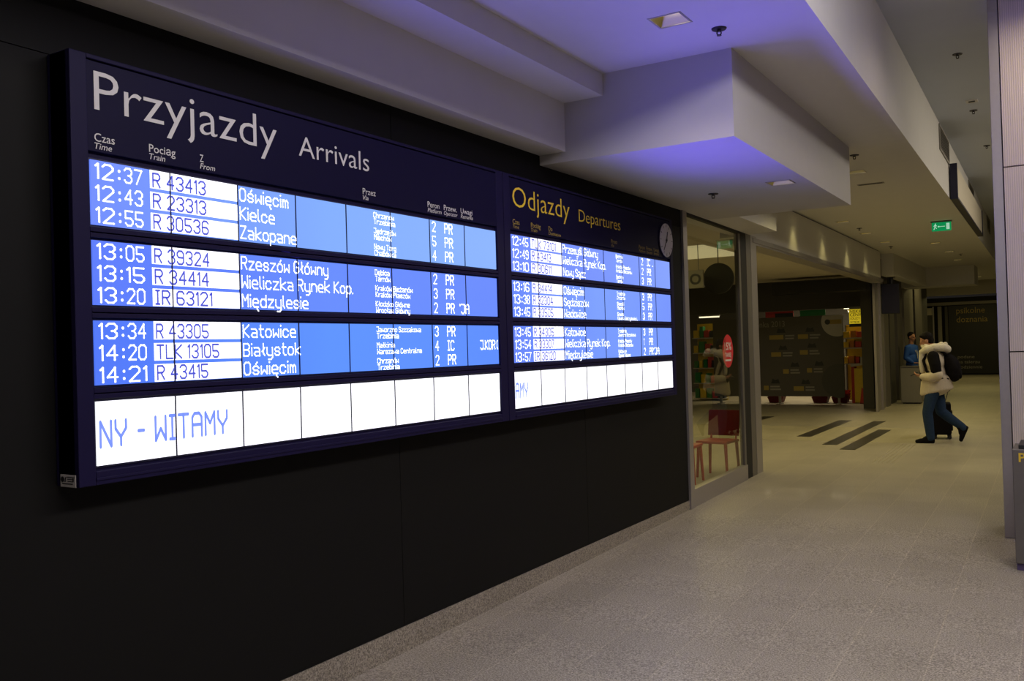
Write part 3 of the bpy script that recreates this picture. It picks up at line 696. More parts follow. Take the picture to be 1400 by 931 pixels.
# ------------------------------------------------------------------ right: clad column and recycling bin
cl = thing('clad_column', 'tall column clad in ribbed beige panels with a grey steel corner at the right edge', 'column', (2.95, 8.6, 0))
bm = bmesh.new()
for a, b in ((0.06, 1.553), (1.563, 3.096), (3.106, 4.53)): box(bm, (0.0, 0, a), (1.9, 0.05, b), 0.002)
obj('cladding', bm, M_ribbed, cl)
bm = bmesh.new(); box(bm, (-0.085, 0.02, 0.0), (-0.008, 0.6, 4.53), 0.004); obj('corner_post', bm, M_steel, cl)
bm = bmesh.new(); box(bm, (-0.008, 0.05, 0.0), (1.9, 0.6, 4.53)); obj('core', bm, M_ink, cl)
bm = bmesh.new(); box(bm, (0.0, -0.02, -0.002), (1.9, 0.05, 0.055), 0.003); obj('plinth', bm, M_purple, cl)
bn = thing('recycling_bin', 'grey steel bin with a yellow P standing in front of the clad column', 'bin', (2.99, 7.50, -0.016))
bm = bmesh.new(); box(bm, (0.005, 0.0, 0.055), (0.8, 0.42, 0.885), 0.006); obj('body', bm, M_steeld, bn)
bm = bmesh.new(); box(bm, (0.045, 0.02, 0.885), (0.78, 0.40, 0.915), 0.004); obj('lid', bm, M_ink, bn)
for (x, y) in ((0.02, 0.03), (0.73, 0.03), (0.02, 0.34), (0.73, 0.34)):
    bm = bmesh.new(); box(bm, (x-0.01, y, 0.0), (x+0.05, y+0.05, 0.056), 0.004); obj('foot', bm, M_purple, bn)
bm = bmesh.new(); text_into(bm, 'P', (0.045, -0.0015, 0.795), (1, 0, 0), ZU, 0.062, 0.045, offset=0.02); flatobj('lettering', bm, M_yellowp, bn)

# ------------------------------------------------------------------ floor inlays by the side opening
for pts, lab in (([(-0.80, 16.35), (-0.55, 16.35), (-0.55, 19.9), (-0.80, 19.9)], 'dark strip set in the floor, left of three before the side opening'),
                 ([(-0.10, 15.2), (0.13, 15.2), (0.13, 19.8), (-0.10, 19.8)], 'dark strip set in the floor, middle and longest of three'),
                 ([(0.30, 14.6), (0.53, 14.6), (0.53, 17.95), (0.30, 17.95)], 'dark strip set in the floor, right of three nearest the walking man'),
                 ([(-2.6, 18.5), (-2.37, 18.5), (-2.37, 20.6), (-2.6, 20.6)], 'dark strip set in the floor, partly hidden by the steel door post')):
    bm = bmesh.new(); prism(bm, pts, 'z', 0.0, 0.004); tag(obj('floor_strip', bm, M_strip), lab, 'floor strip', 'dark floor strips')
bm = bmesh.new()
for k in range(5):
    prism(bm, [(1.02+k*0.06, 13.2), (1.04+k*0.06, 13.2), (1.015+k*0.06, 15.6), (0.995+k*0.06, 15.6)], 'z', 0.0, 0.003)
tag(obj('tactile_guide', bm, M_band), 'thin raised guiding ribs in the floor beside the walking man', 'tactile paving')

# ------------------------------------------------------------------ hanging monitors, bin and things by the far facade
t = thing('hanging_monitor', 'dark monitor hanging from the bulkhead over the side opening', 'monitor', (-0.24, 23.3, 3.171), math.radians(8))
bm = bmesh.new(); box(bm, (-0.20, -0.09, -0.88), (0.20, 0.09, -0.16), 0.008); obj('housing', bm, M_tv, t)
bm = bmesh.new(); tube(bm, (0.03, 0, -0.16), (0.03, 0, 0), 0.045); box(bm, (-0.06, -0.06, -0.015), (0.12, 0.06, 0.0)); obj('bracket', bm, M_tv, t)
bm = bmesh.new(); box(bm, (-0.185, -0.093, -0.865), (0.185, -0.088, -0.175)); obj('screen', bm, M_gap, t)
t = thing('litter_bin', 'grey metal litter bin before the man in blue', 'bin', (-0.11, 25.4, 0))
bm = bmesh.new(); box(bm, (-0.24, -0.22, 0.03), (0.24, 0.22, 0.93), 0.01); obj('body', bm, M_grey, t)
bm = bmesh.new(); box(bm, (-0.25, -0.23, 0.93), (0.25, 0.23, 0.97), 0.006); obj('lid', bm, M_steeld, t)
bm = bmesh.new(); box(bm, (-0.21, -0.19, 0.0), (0.21, 0.19, 0.03)); obj('base', bm, M_ink, t)

# black poster and portal at the far end
t = thing('black_poster', 'large black poster with faint lettering on the far end wall', 'poster', (0.0, 44.40, 0.05))
bm = bmesh.new(); box(bm, (-1.12, -0.03, 0.0), (2.6, 0.03, 3.02)); obj('panel', bm, M_poster, t)
bm = bmesh.new()
text_into(bm, 'psikolne', (-0.80, -0.032, 2.66), (1, 0, 0), ZU, 0.25, 1.12)
obj_ = flatobj('upper_text', bm, M_dimyel, t)
bm = bmesh.new(); text_into(bm, 'doznania', (-0.80, -0.032, 2.27), (1, 0, 0), ZU, 0.25, 1.22); flatobj('upper_text', bm, M_dimyel, t)
for k, (s, w) in enumerate((('podane', .66), ('na talerzu', .86), ('codziennie', .95))):
    bm = bmesh.new(); text_into(bm, s, (-0.80, -0.032, 0.68-k*0.225), (1, 0, 0), ZU, 0.13, w); flatobj('lower_text', bm, M_greyp, t)
t = thing('far_glass_door', 'distant framed glass doors left of the black poster', 'door', (-1.75, 44.35, 0))
for x, m, w in ((-0.5, M_greyl, .05), (-0.36, M_steel, .025), (0.02, M_steel, .03), (0.28, M_grey, .08), (0.55, M_darkgrey, .06)):
    bm = bmesh.new(); box(bm, (x-w, -0.04, 0), (x+w, 0.04, 3.05)); obj('mullion', bm, m, t)
bm = bmesh.new(); box(bm, (-0.335, 0.0, 2.68), (-0.01, 0.05, 3.0)); obj('lit_panel', bm, M_hallceil, t)
bm = bmesh.new(); box(bm, (-0.34, 0.02, 0.0), (-0.01, 0.06, 2.68)); obj('door_leaf', bm, M_darkgrey, t)

# ------------------------------------------------------------------ shop beyond the side hall
t = thing('hoarding', 'grey printed hoarding standing across the shop entrance', 'hoarding', (-1.66, 24.8, 0))
bm = bmesh.new(); box(bm, (-3.52, -0.04, 0.21), (0, 0.04, 2.36), 0.004); pn = obj('panel', bm, M_hoard, t)
for x in (-0.15, -1.7, -3.35):
    bm = bmesh.new(); box(bm, (x-0.03, -0.03, 0), (x+0.03, 0.03, 0.22)); box(bm, (x-0.05, -0.2, 0), (x+0.05, 0.2, 0.02)); obj('foot', bm, M_steeld, t)
def disc(bm, c, r, y0, y1, xmax):
    pts = []
    for k in range(48):
        a = 2*math.pi*k/48; pts.append((min(c[0]+r*math.cos(a), xmax), min(c[1]+r*math.sin(a), 2.355)))
    prism(bm, pts, 'y', y0, y1)
bm = bmesh.new(); disc(bm, (-0.12, 0.62), 0.45, -0.0425, -0.0405, -0.003); obj('dark_disc', bm, M_darkgrey, pn)
bm = bmesh.new(); disc(bm, (-0.14, 2.19), 0.40, -0.0425, -0.0405, -0.003); obj('pale_disc', bm, M_greyl, pn)
bm = bmesh.new(); box(bm, (-0.34, -0.0440, 2.12), (-0.02, -0.0425, 2.24)); obj('emblem', bm, M_dimyel, pn)
bm = bmesh.new(); disc(bm, (-0.38, 2.18), 0.07, -0.0445, -0.0425, 0); obj('emblem', bm, M_ink, pn)
bm = bmesh.new(); text_into(bm, 'enka 2013', (-2.28, -0.0425, 2.10), (1, 0, 0), ZU, 0.155, 0.78); flatobj('title', bm, M_greyp, pn)
def zx(px_, py_): return (-3.78 + (px_-1042)*0.01922 + 1.66, 2.34 - (py_-436)*0.0202)
for (px_, py_, w, col) in ((1052, 462, 20, 0), (1092, 462, 14, 0), (1054, 485, 14, 0), (1094, 483, 11, 1), (1070, 508, 8, 0), (1103, 507, 7, 0), (1042, 530, 7, 0), (1084, 531, 14, 1)):
    x, z = zx(px_, py_)
    bm = bmesh.new(); box(bm, (x, -0.0425, z-0.06), (x+w*0.019, -0.0405, z+0.06)); obj('figure_block', bm, M_dimyel, pn)
    for q in (0.035, -0.04):
        bm = bmesh.new(); box(bm, (x+w*0.0195+0.04, -0.0425, z+q-0.02), (x+w*0.0195+0.04+0.22+0.08*random.random(), -0.0405, z+q+0.02)); obj('caption_line', bm, M_greyp, pn)
    bm = bmesh.new(); prism(bm, [(x+.20, z+.12), (x+.44, z+.12), (x+.40, z+.24), (x+.32, z+.21), (x+.25, z+.25)], 'y', -0.0425, -0.0405); obj('silhouette', bm, M_ink, pn)

# glimpses of the shop above, beside and below the hoarding
for x, w, m, lab in ((-3.52, .39, M_redsh, 'red banner hanging in the shop above the hoarding'), (-2.61, .34, M_greensh, 'green banner hanging in the shop above the hoarding')):
    t = thing('shop_banner', lab, 'banner', (x, 25.6, 2.34))
    bm = bmesh.new(); box(bm, (-w, -0.01, 0), (w, 0.01, 0.33)); obj('cloth', bm, m, t)
    bm = bmesh.new(); box(bm, (-w, -0.015, 0.325), (w, 0.015, 0.35))
    for e in (-1, 1): tube(bm, (e*(w-.03), 0, 0.34), (e*(w-.03), 0, 0.765), 0.005)
    obj('hanging_rail', bm, M_steeld, t)
    if m is M_redsh:
        bm = bmesh.new(); box(bm, (-0.12, -0.013, 0.02), (0.38, -0.010, 0.15)); obj('print', bm, M_ink, t)
for i, (x, y, z, w, lab) in enumerate(((-3.0, 25.9, 2.62, .16, 'lit tube light between the red and green banners'), (-1.78, 26.3, 2.66, .26, 'lit tube light beside the yellow price poster, topmost'),
                               (-1.80, 27.2, 2.60, .30, 'lit tube light beside the yellow price poster, middle'), (-1.84, 28.2, 2.53, .34, 'lit tube light beside the yellow price poster, lowest'))):
    t = thing('tube_light', lab, 'lamp', (x, y, z), 0, 'shop tube lights')
    bm = bmesh.new(); box(bm, (-w, -0.03, -0.02), (w, 0.03, 0.02), 0.006); obj('tube', bm, M_tube, t)
    bm = bmesh.new(); box(bm, (-w-.02, -0.04, 0.02), (w+.02, 0.04, 0.05))
    for e in (-1, 1): tube(bm, (e*(w-.04), 0, 0.05), (e*(w-.04), 0, 3.105-z), 0.005)
    obj('fixture', bm, M_greyl, t)
t = thing('price_poster', 'bright yellow price poster hanging in the gap beside the hoarding', 'poster', (-1.345, 24.90, 2.03))
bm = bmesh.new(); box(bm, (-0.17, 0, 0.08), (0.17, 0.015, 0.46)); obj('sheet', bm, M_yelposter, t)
bm = bmesh.new(); box(bm, (-0.17, 0, 0), (0.17, 0.015, 0.078)); obj('footer', bm, M_ink, t)
bm = bmesh.new(); box(bm, (-0.17, 0.016, 0.44), (0.17, 0.056, 0.53)); obj('hanger', bm, M_steeld, t)
for k, (s, h, w) in enumerate((('NISKIE', .075, .29), ('CENY', .075, .29), ('I DUŻY', .055, .25), ('WYBÓR', .045, .24))):
    bm = bmesh.new(); text_into(bm, s, (-0.15, -0.002, 0.365-k*0.088), (1, 0, 0), ZU, h, w, offset=0.01); flatobj('lettering', bm, M_ink, t)
t = thing('shop_shelf', 'tall shop shelf stacked with yellow and red goods behind the gap', 'shelf', (-1.42, 25.9, 0))
for z in (0.0, 1.02, 1.45, 1.72):
    bm = bmesh.new(); box(bm, (-0.45, -0.2, z), (0.45, 0.25, z+0.03)); obj('shelf_board', bm, M_greyl, t)
bm = bmesh.new(); box(bm, (-0.45, 0.25, 0.03), (0.45, 0.27, 2.1)); obj('back_panel', bm, M_yelbox, t)
for x in (-0.45, 0.42):
    bm = bmesh.new(); box(bm, (x, 0.2, 0), (x+0.03, 0.25, 2.1)); obj('upright', bm, M_steeld, t)
gm = [M_yelbox, M_orange, M_redsh, M_greyl, M_yelbox]
kk = 0
for z, row in ((1.05, (.10, .14, .09, .12, .16)), (1.48, (.13, .11, .15, .10, .14)), (1.75, (.16, .13, .18, .12))):
    x = -1.85
    for w in row:
        h = 0.15 + 0.05*random.random()
        bm = bmesh.new(); box(bm, (x, 25.75, z), (x+w, 25.95, z+h), 0.004); box(bm, (x+.01, 25.745, z+h*.3), (x+w-.01, 25.75, z+h*.7))
        tag(obj('carton', bm, gm[kk % 5]), 'small packaged carton standing on the shop shelf beside the hoarding', 'carton', 'cartons on the shop shelf'); kk += 1
        x += w + 0.03
t = thing('checkout_counter', 'yellow fronted shop counter with grey top in the gap', 'counter', (-1.28, 25.3, 0))
bm = bmesh.new(); box(bm, (-0.22, -0.05, 0.02), (0.3, 0.3, 0.93)); obj('front', bm, M_yelbox, t)
bm = bmesh.new(); prism(bm, [(-0.30, 0.97), (0.32, 1.06), (0.32, 1.10), (-0.30, 1.03)], 'y', -0.1, 0.35); obj('top', bm, M_greyl, t)
bm = bmesh.new(); box(bm, (-0.30, -0.03, 0.0), (-0.22, 0.3, 0.97)); obj('side', bm, M_redsh, t)
t = thing('promotion_cone', 'red pointed floor display at the foot of the counter', 'display', (-1.22, 25.12, 0))
bm = bmesh.new(); prism(bm, [(-0.13, 0.02), (0.2, 0.05), (0.2, 0.30), (-0.08, 0.42)], 'y', -0.02, 0.02); obj('card', bm, M_redsh, t)
bm = bmesh.new(); box(bm, (-0.12, -0.06, 0), (0.2, 0.06, 0.025)); obj('base', bm, M_dkred, t)
def basket(x, y, label):
    t = thing('shopping_basket_stack', label, 'basket', (x, y, 0), 0, 'red baskets behind the hoarding')
    for k in range(3):
        bm = bmesh.new()
        b_ = 0.165+0.006*k; z0 = 0.01+k*0.085
        lo = [(-b_, -.14), (b_, -.14), (b_, .14), (-b_, .14)]; hi = [(-b_-.05, -.18), (b_+.05, -.18), (b_+.05, .18), (-b_-.05, .18)]
        A = [bm.verts.new((*p, z0)) for p in lo]; H = [bm.verts.new((*p, z0+0.16)) for p in hi]
        for i in range(4): bm.faces.new((A[i], A[(i+1) % 4], H[(i+1) % 4], H[i]))
        bm.faces.new(A[::-1]); 
        bmesh.ops.solidify(bm, geom=bm.faces[:], thickness=0.008)
        obj('basket', bm, M_red if k == 2 else M_dkred, t)
    bm = bmesh.new(); box(bm, (-0.25, -0.01, 0.30), (0.25, 0.01, 0.325), 0.004); obj('handle', bm, M_ink, t)
basket(-2.40, 25.35, 'red shopping baskets stacked under the hoarding, left stack'); basket(-1.88, 25.35, 'red shopping baskets stacked under the hoarding, right stack')
basket(-3.60, 25.35, 'red shopping baskets under the hoarding, farthest left stack')

# ------------------------------------------------------------------ behind the shop window: red chairs, table
def chair(loc, rz, label):
    t = thing('cafe_chair', label, 'chair', loc, rz, 'red chairs behind the glass')
    bm = bmesh.new(); box(bm, (-0.21, -0.21, 0.43), (0.21, 0.21, 0.465), 0.012); obj('seat', bm, M_red, t)
    for x, y in ((-.18, -.18), (.18, -.18), (-.18, .18), (.18, .18)):
        bm = bmesh.new(); tube(bm, (x, y, 0.435), (x*1.12, y*1.12, 0.0), 0.022, 0.016); obj('leg', bm, M_red, t)
    bm = bmesh.new()
    n = 10
    prev = None
    for k in range(n+1):
        a = -0.21 + 0.42*k/n; yb = 0.19 + 0.03*math.cos(math.pi*a/0.42)
        col = [bm.verts.new((a, yb, 0.50)), bm.verts.new((a, yb+0.05, 0.83)), bm.verts.new((a, yb+0.065, 0.83)), bm.verts.new((a, yb+0.015, 0.50))]
        if prev:
            for i in range(4): bm.faces.new((prev[i], prev[(i+1) % 4], col[(i+1) % 4], col[i]))
        else: bm.faces.new(col)
        prev = col
    bm.faces.new(prev[::-1])
    obj('backrest', bm, M_dkred, t)
    for x in (-.17, .17):
        bm = bmesh.new(); tube(bm, (x, .19, 0.44), (x, .215, 0.52), 0.014); obj('back_support', bm, M_red, t)
chair((-0.50, 11.25, 0), math.radians(-4), 'red chair facing out beside the right edge of the shopfront pane')
chair((-0.74, 10.62, 0), math.radians(95), 'red chair turned sideways at the left edge of the shopfront pane')
t = thing('cafe_table', 'small white topped table between the red chairs', 'table', (-1.25, 11.45, 0))
bm = bmesh.new(); tube(bm, (0, 0, 0.71), (0, 0, 0.735), 0.34, n=40); obj('tabletop', bm, M_tabletop, t)
bm = bmesh.new(); tube(bm, (0, 0, 0.02), (0, 0, 0.71), 0.03); obj('column', bm, M_steel, t)
bm = bmesh.new(); tube(bm, (0, 0, 0.0), (0, 0, 0.02), 0.2, 0.18, n=32); obj('base', bm, M_steel, t)
# round sign and lit letter high inside
t = thing('round_hanging_sign', 'dark round sign hanging high behind the shopfront glass', 'sign', (-1.15, 13.4, 2.69))
bm = bmesh.new(); tube(bm, (0, 0.0, 0), (0, 0.05, 0), 0.235, n=48); obj('disc', bm, M_dark, t)
bm = bmesh.new(); tube(bm, (0, 0.02, 0.23), (0, 0.02, 0.515), 0.008); obj('rod', bm, M_steeld, t)
t = tag(obj('lit_ceiling_panel', B((-2.3, 13.2, 3.17), (-1.3, 15.0, 3.199)), M_lit), 'pale lit panel in the ceiling behind the shopfront glass', 'ceiling light')

# ------------------------------------------------------------------ people
def outline(fr, pts):
    return [fr(*p) for p in pts]
class Frame:
    """u forward, w to the person's left, z up"""
    def __init__(self, o, ang):
        self.o = Vector(o); self.u = Vector((math.cos(ang), math.sin(ang), 0)); self.w = Vector((-math.sin(ang), math.cos(ang), 0))
    def __call__(self, u, w, z): return self.u*u + self.w*w + Vector((0, 0, z))
def limb(bm, F, pts):
    for (p, r), (q, s_) in zip(pts[:-1], pts[1:]): capsule(bm, F(*p), F(*q), r, s_)
def head_geo(bm, F, c, tilt, s=1.0):
    """skull, jaw, nose, brow, lips, ears and neck root; c is the head's middle"""
    def H(u, w, z):
        cu, su = math.cos(tilt), math.sin(tilt)
        return F(c[0] + (u*cu - z*-su)*s if False else c[0] + (u*cu + z*su)*s, c[1] + w*s, c[2] + (z*cu - u*su)*s)
    ball(bm, H(-0.012, 0, 0.03), 0.092*s, (1, 0.84, 1))
    ball(bm, H(0.03, 0, -0.045), 0.060*s, (1, 0.9, 1.05))
    ball(bm, H(0.060, 0, -0.090), 0.026*s)
    ball(bm, H(0.062, 0, 0.010), 0.038*s, (0.8, 1.3, 0.9))
    tube(bm, H(0.088, 0, 0.008), H(0.108, 0, -0.030), 0.007*s, 0.013*s); ball(bm, H(0.102, 0, -0.032), 0.014*s)
    ball(bm, H(0.086, 0, -0.064), 0.014*s, (0.8, 1.7, 0.6))
    for e in (-1, 1): ball(bm, H(-0.005, 0.080*e, -0.01), 0.024*s, (0.9, 0.4, 1.3))
    return H
def hand_geo(bm, F, wrist, dirv, palm_n, curl=0.6, side=1):
    """palm, four unequal curled fingers and a thumb leaving the palm's side; vectors in (u,w,z)"""
    d = Vector(dirv).normalized(); n = Vector(palm_n).normalized(); n = (n - d*n.dot(d)).normalized(); a = d.cross(n)*side
    W = Vector(wrist)
    def P(x, y, z): v = W + d*x + a*y + n*z; return F(*v)
    for k in range(4):
        y = -0.030 + 0.020*k
        capsule(bm, P(0.0, y*0.6, 0), P(0.085, y, 0), 0.015, 0.012)
        L = (0.062, 0.074, 0.078, 0.066)[k]
        p0 = (0.085, 0.0); ang = curl*0.6
        for j, f in enumerate((0.45, 0.31, 0.24)):
            p1 = (p0[0] + L*f*math.cos(ang), p0[1] + L*f*math.sin(ang))
            capsule(bm, P(p0[0], y, p0[1]), P(p1[0], y, p1[1]), 0.0098 - 0.001*j, 0.009 - 0.001*j)
            p0 = p1; ang += curl
    capsule(bm, P(0.02, 0.028, 0.005), P(0.055, 0.058, 0.022), 0.014, 0.011); capsule(bm, P(0.055, 0.058, 0.022), P(0.085, 0.060, 0.040), 0.011, 0.009)

# the walking man
walk_ang = math.atan2(-0.112, -0.994)
WO = Vector((1.55, 15.95, 0.0))
F = Frame(WO, walk_ang)
man = thing('person', 'man walking left in cream hooded jacket and jeans, looking at the phone in his hand', 'person', WO)
# body: one continuous surface
bm = bmesh.new()
H = head_geo(bm, F, (0.135, 0, 1.645), 0.38)
limb(bm, F, [((0.085, 0, 1.60), 0.056), ((0.045, 0, 1.46), 0.062), ((0.02, 0, 1.30), 0.10), ((0.02, 0, 1.05), 0.10), ((0.03, 0, 0.94), 0.10)])
limb(bm, F, [((0.04, 0.0, 1.40), 0.06), ((0.04, 0.17, 1.40), 0.055), ((0.0, 0.235, 1.12), 0.042), ((0.215, 0.15, 1.075), 0.028)])
limb(bm, F, [((0.04, 0.0, 1.40), 0.06), ((0.04, -0.17, 1.40), 0.055), ((-0.05, -0.25, 1.14), 0.042), ((-0.10, -0.30, 0.90), 0.028)])
limb(bm, F, [((0.03, 0.09, 0.93), 0.085), ((0.150, 0.10, 0.49), 0.052), ((0.115, 0.09, 0.09), 0.036), ((0.25, 0.09, 0.034), 0.022)])
limb(bm, F, [((0.02, -0.09, 0.93), 0.085), ((-0.04, -0.09, 0.50), 0.052), ((-0.345, -0.09, 0.255), 0.038), ((-0.345, -0.09, 0.09), 0.030)])
hand_geo(bm, F, (0.215, 0.15, 1.075), (0.85, -0.35, 0.25), (0.1, -0.6, 1.0), 0.55)
hand_geo(bm, F, (-0.10, -0.30, 0.90), (-0.15, -0.1, -1), (0.2, 0.9, 0), 0.85)
organic('body', bm, M_skin, man, 0.0075, 3)
bm = bmesh.new()
ball(bm, H(-0.030, 0, 0.048), 0.098, (1.0, 0.90, 0.95)); ball(bm, H(-0.060, 0, -0.020), 0.068, (0.8, 1.08, 1.2)); ball(bm, H(0.018, 0, 0.088), 0.050, (1.1, 1.3, 0.6))
organic('hair', bm, M_hair, man, 0.009, 3)
# jacket: torso, skirt, sleeves, hood
bm = bmesh.new()
def ell(c, r, sc): ball(bm, F(*c), r, sc, rot=Matrix.Rotation(walk_ang, 4, 'Z'), n=24)
ell((0.03, 0, 1.30), 0.20, (0.80, 1.12, 1.05)); ell((0.02, 0, 1.10), 0.20, (0.85, 1.05, 1.15)); ell((0.0, 0, 0.94), 0.215, (0.98, 1.0, 0.85))
for k in range(34):                      # hem: a loose skirt, lower in front than behind
    a = 2*math.pi*k/34
    uu, ww = 0.005 + 0.215*math.cos(a), 0.185*math.sin(a)
    zb_ = 0.855 - 0.30*uu*(1 if uu > 0 else 0.55)
    capsule(bm, F(uu*0.80, ww*0.92, 1.04), F(uu, ww, zb_), 0.05, 0.034)
ell((0.01, 0, 0.93), 0.17, (1.1, 0.95, 0.6))
limb(bm, F, [((0.05, 0.0, 1.43), 0.085), ((0.045, 0.185, 1.40), 0.085)]); limb(bm, F, [((0.05, 0.0, 1.43), 0.085), ((0.045, -0.185, 1.40), 0.085)])
organic('jacket', bm, M_jacket, man, 0.011, 6)
bm = bmesh.new()
limb(bm, F, [((0.04, 0.205, 1.39), 0.092), ((0.015, 0.25, 1.26), 0.086), ((0.0, 0.262, 1.13), 0.078)])
o = organic('upper_sleeve', bm, M_blackcloth, man, 0.010, 4); o['label'] = 'black upper sleeve'
bm = bmesh.new()
limb(bm, F, [((-0.01, 0.262, 1.10), 0.088), ((0.07, 0.235, 1.065), 0.082), ((0.20, 0.155, 1.07), 0.052)])
organic('forearm_sleeve', bm, M_jacket, man, 0.010, 4)
bm = bmesh.new()
limb(bm, F, [((0.04, -0.20, 1.39), 0.09), ((-0.05, -0.262, 1.13), 0.075), ((-0.10, -0.30, 0.93), 0.05)])
organic('sleeve', bm, M_blackcloth, man, 0.010, 4)
bm = bmesh.new()
limb(bm, F, [((0.20, 0.10, 1.46), 0.050), ((0.13, 0.15, 1.505), 0.058), ((0.02, 0.155, 1.535), 0.062), ((-0.10, 0.12, 1.53), 0.066), ((-0.16, 0.0, 1.50), 0.070), ((-0.10, -0.12, 1.53), 0.066), ((0.02, -0.155, 1.535), 0.062), ((0.13, -0.15, 1.505), 0.058), ((0.20, -0.10, 1.46), 0.050)])
limb(bm, F, [((0.20, 0.10, 1.46), 0.045), ((0.215, 0.085, 1.30), 0.040), ((0.205, 0.08, 1.15), 0.036)])
for k in range(26):
    a = random.random()*math.tau
    ball(bm, F(0.02+0.17*math.cos(a), 0.15*math.sin(a), 1.535+0.05*random.random()), 0.03+0.012*random.random(), n=10)
organic('fleece_hood', bm, M_fur, man, 0.010, 2)
bm = bmesh.new()
prism(bm, [(-0.012, 0), (0.012, 0), (0.012, 0.02), (-0.012, 0.02)], 'z', 0, 0.01)
bmesh.ops.delete(bm, geom=bm.verts[:], context='VERTS')
limb(bm, F, [((0.19, 0.03, 1.44), 0.055), ((0.20, 0.02, 1.25), 0.05), ((0.20, 0.02, 1.02), 0.045)])
organic('jacket_front', bm, M_blackcloth, man, 0.012, 3)
# jeans and shoes
bm = bmesh.new()
limb(bm, F, [((0.03, 0.085, 0.92), 0.112), ((0.100, 0.095, 0.70), 0.098), ((0.150, 0.10, 0.49), 0.078), ((0.140, 0.095, 0.36), 0.078), ((0.118, 0.09, 0.12), 0.066), ((0.118, 0.09, 0.085), 0.066)])
limb(bm, F, [((0.02, -0.085, 0.92), 0.112), ((-0.02, -0.09, 0.70), 0.098), ((-0.045, -0.09, 0.50), 0.080), ((-0.16, -0.09, 0.40), 0.078), ((-0.325, -0.09, 0.27), 0.064), ((-0.36, -0.09, 0.235), 0.062)])
ball(bm, F(0.01, 0, 0.92), 0.14, (0.9, 1.1, 0.9), rot=Matrix.Rotation(walk_ang, 4, 'Z'))
organic('jeans', bm, M_jeans, man, 0.011, 5)
def shoe(heel, toe, w, upn):
    """heel and toe as (u,z); upn = direction from sole to instep"""
    bm = bmesh.new()
    h = Vector((heel[0], heel[1])); t = Vector((toe[0], toe[1])); d = (t-h).normalized(); n = Vector(upn).normalized()
    def P(x, z): v = h + d*x + n*z; return F(v.x, w, v.y)
    L = (t-h).length
    limb(bm, lambda u, w_, z: Vector((u, w_, z)), [(P(0.04, 0.045), 0.044), (P(0.12, 0.045), 0.045), (P(L-0.09, 0.036), 0.040), (P(L-0.035, 0.028), 0.031)])
    limb(bm, lambda u, w_, z: Vector((u, w_, z)), [(P(0.05, 0.05), 0.047), (P(0.055, 0.115), 0.056)])
    limb(bm, lambda u, w_, z: Vector((u, w_, z)), [(P(0.06, 0.10), 0.050), (P(0.14, 0.062), 0.042)])
    limb(bm, lambda u, w_, z: Vector((u, w_, z)), [(P(0.02, 0.016), 0.018), (P(L-0.03, 0.016), 0.020)])
    return organic('shoe', bm, M_blackcloth, man, 0.008, 3)
shoe((0.055, 0.0), (0.350, 0.0), 0.09, (0, 1))
shoe((-0.445, 0.255), (-0.335, 0.0), -0.09, (0.92, 0.40))
ph = thing('phone', 'dark mobile phone held in the hand of the walking man', 'phone', WO)
bm = bmesh.new()
pc = F(0.32, 0.10, 1.115)
box(bm, (-0.036, -0.006, -0.07), (0.036, 0.006, 0.07), 0.004, M=Matrix.Translation(pc) @ Matrix.Rotation(walk_ang, 4, 'Z') @ Matrix.Rotation(math.radians(-62), 4, 'Y') @ Matrix.Rotation(math.radians(90), 4, 'Z'))
obj('casing', bm, M_ink, ph)
# backpack
bp_ = thing('backpack', 'black backpack on the back of the walking man', 'backpack', WO)
bm = bmesh.new()
def ell2(c, r, sc, tl=0.0): ball(bm, F(*c), r, sc, rot=Matrix.Rotation(walk_ang, 4, 'Z') @ Matrix.Rotation(tl, 4, 'Y'), n=24)
ell2((-0.235, 0, 1.20), 0.20, (0.62, 0.92, 1.05), 0.15); ell2((-0.245, 0, 1.12), 0.17, (0.68, 1.0, 0.85), 0.1); ell2((-0.19, 0, 1.34), 0.13, (0.6, 1.0, 0.7), 0.2)
organic('pack', bm, M_blackcloth, bp_, 0.011, 5)
bm = bmesh.new(); ell2((-0.335, 0, 1.12), 0.10, (0.35, 1.1, 1.0), 0.1); organic('front_pocket', bm, M_blackcloth, bp_, 0.010, 4)
for e in (1, -1):
    bm = bmesh.new()
    limb(bm, F, [((-0.15, 0.11*e, 1.42), 0.022), ((-0.03, 0.125*e, 1.50), 0.022), ((0.10, 0.125*e, 1.47), 0.022), ((0.185, 0.13*e, 1.33), 0.022), ((0.14, 0.19*e, 1.15), 0.020), ((-0.03, 0.22*e, 1.05), 0.018), ((-0.16, 0.13*e, 1.03), 0.018)])
    organic('shoulder_strap', bm, M_blackcloth, bp_, 0.009, 2)
# suitcase
FS = Frame(WO, walk_ang)
sc_o = WO + F(-0.055, -0.72, 0)
su = thing('suitcase', 'black wheeled suitcase pulled along by the walking man', 'suitcase', sc_o, walk_ang)
bm = bmesh.new(); box(bm, (-0.145, -0.22, 0.075), (0.145, 0.20, 0.60), 0.03); obj('shell', bm, M_blackcloth, su)
bm = bmesh.new(); box(bm, (-0.165, -0.17, 0.14), (-0.14, 0.15, 0.46), 0.012); obj('front_pocket', bm, M_blackcloth, su)
for x, y in ((-0.11, -0.17), (0.11, -0.17), (-0.11, 0.15), (0.11, 0.15)):
    bm = bmesh.new(); tube(bm, (x, y-0.012, 0.033), (x, y+0.012, 0.033), 0.033, n=20); box(bm, (x-0.012, y-0.018, 0.033), (x+0.012, y+0.018, 0.085)); obj('wheel', bm, M_ink, su)
bm = bmesh.new(); hp_ = F(-0.115, -0.315, 0.82) - F(-0.055, -0.72, 0)
rz = Matrix.Rotation(-walk_ang, 4, 'Z'); hp_ = rz @ hp_
for dx in (-0.05, 0.05): tube(bm, (dx, 0.19, 0.59), (hp_.x+dx, hp_.y, hp_.z), 0.008)
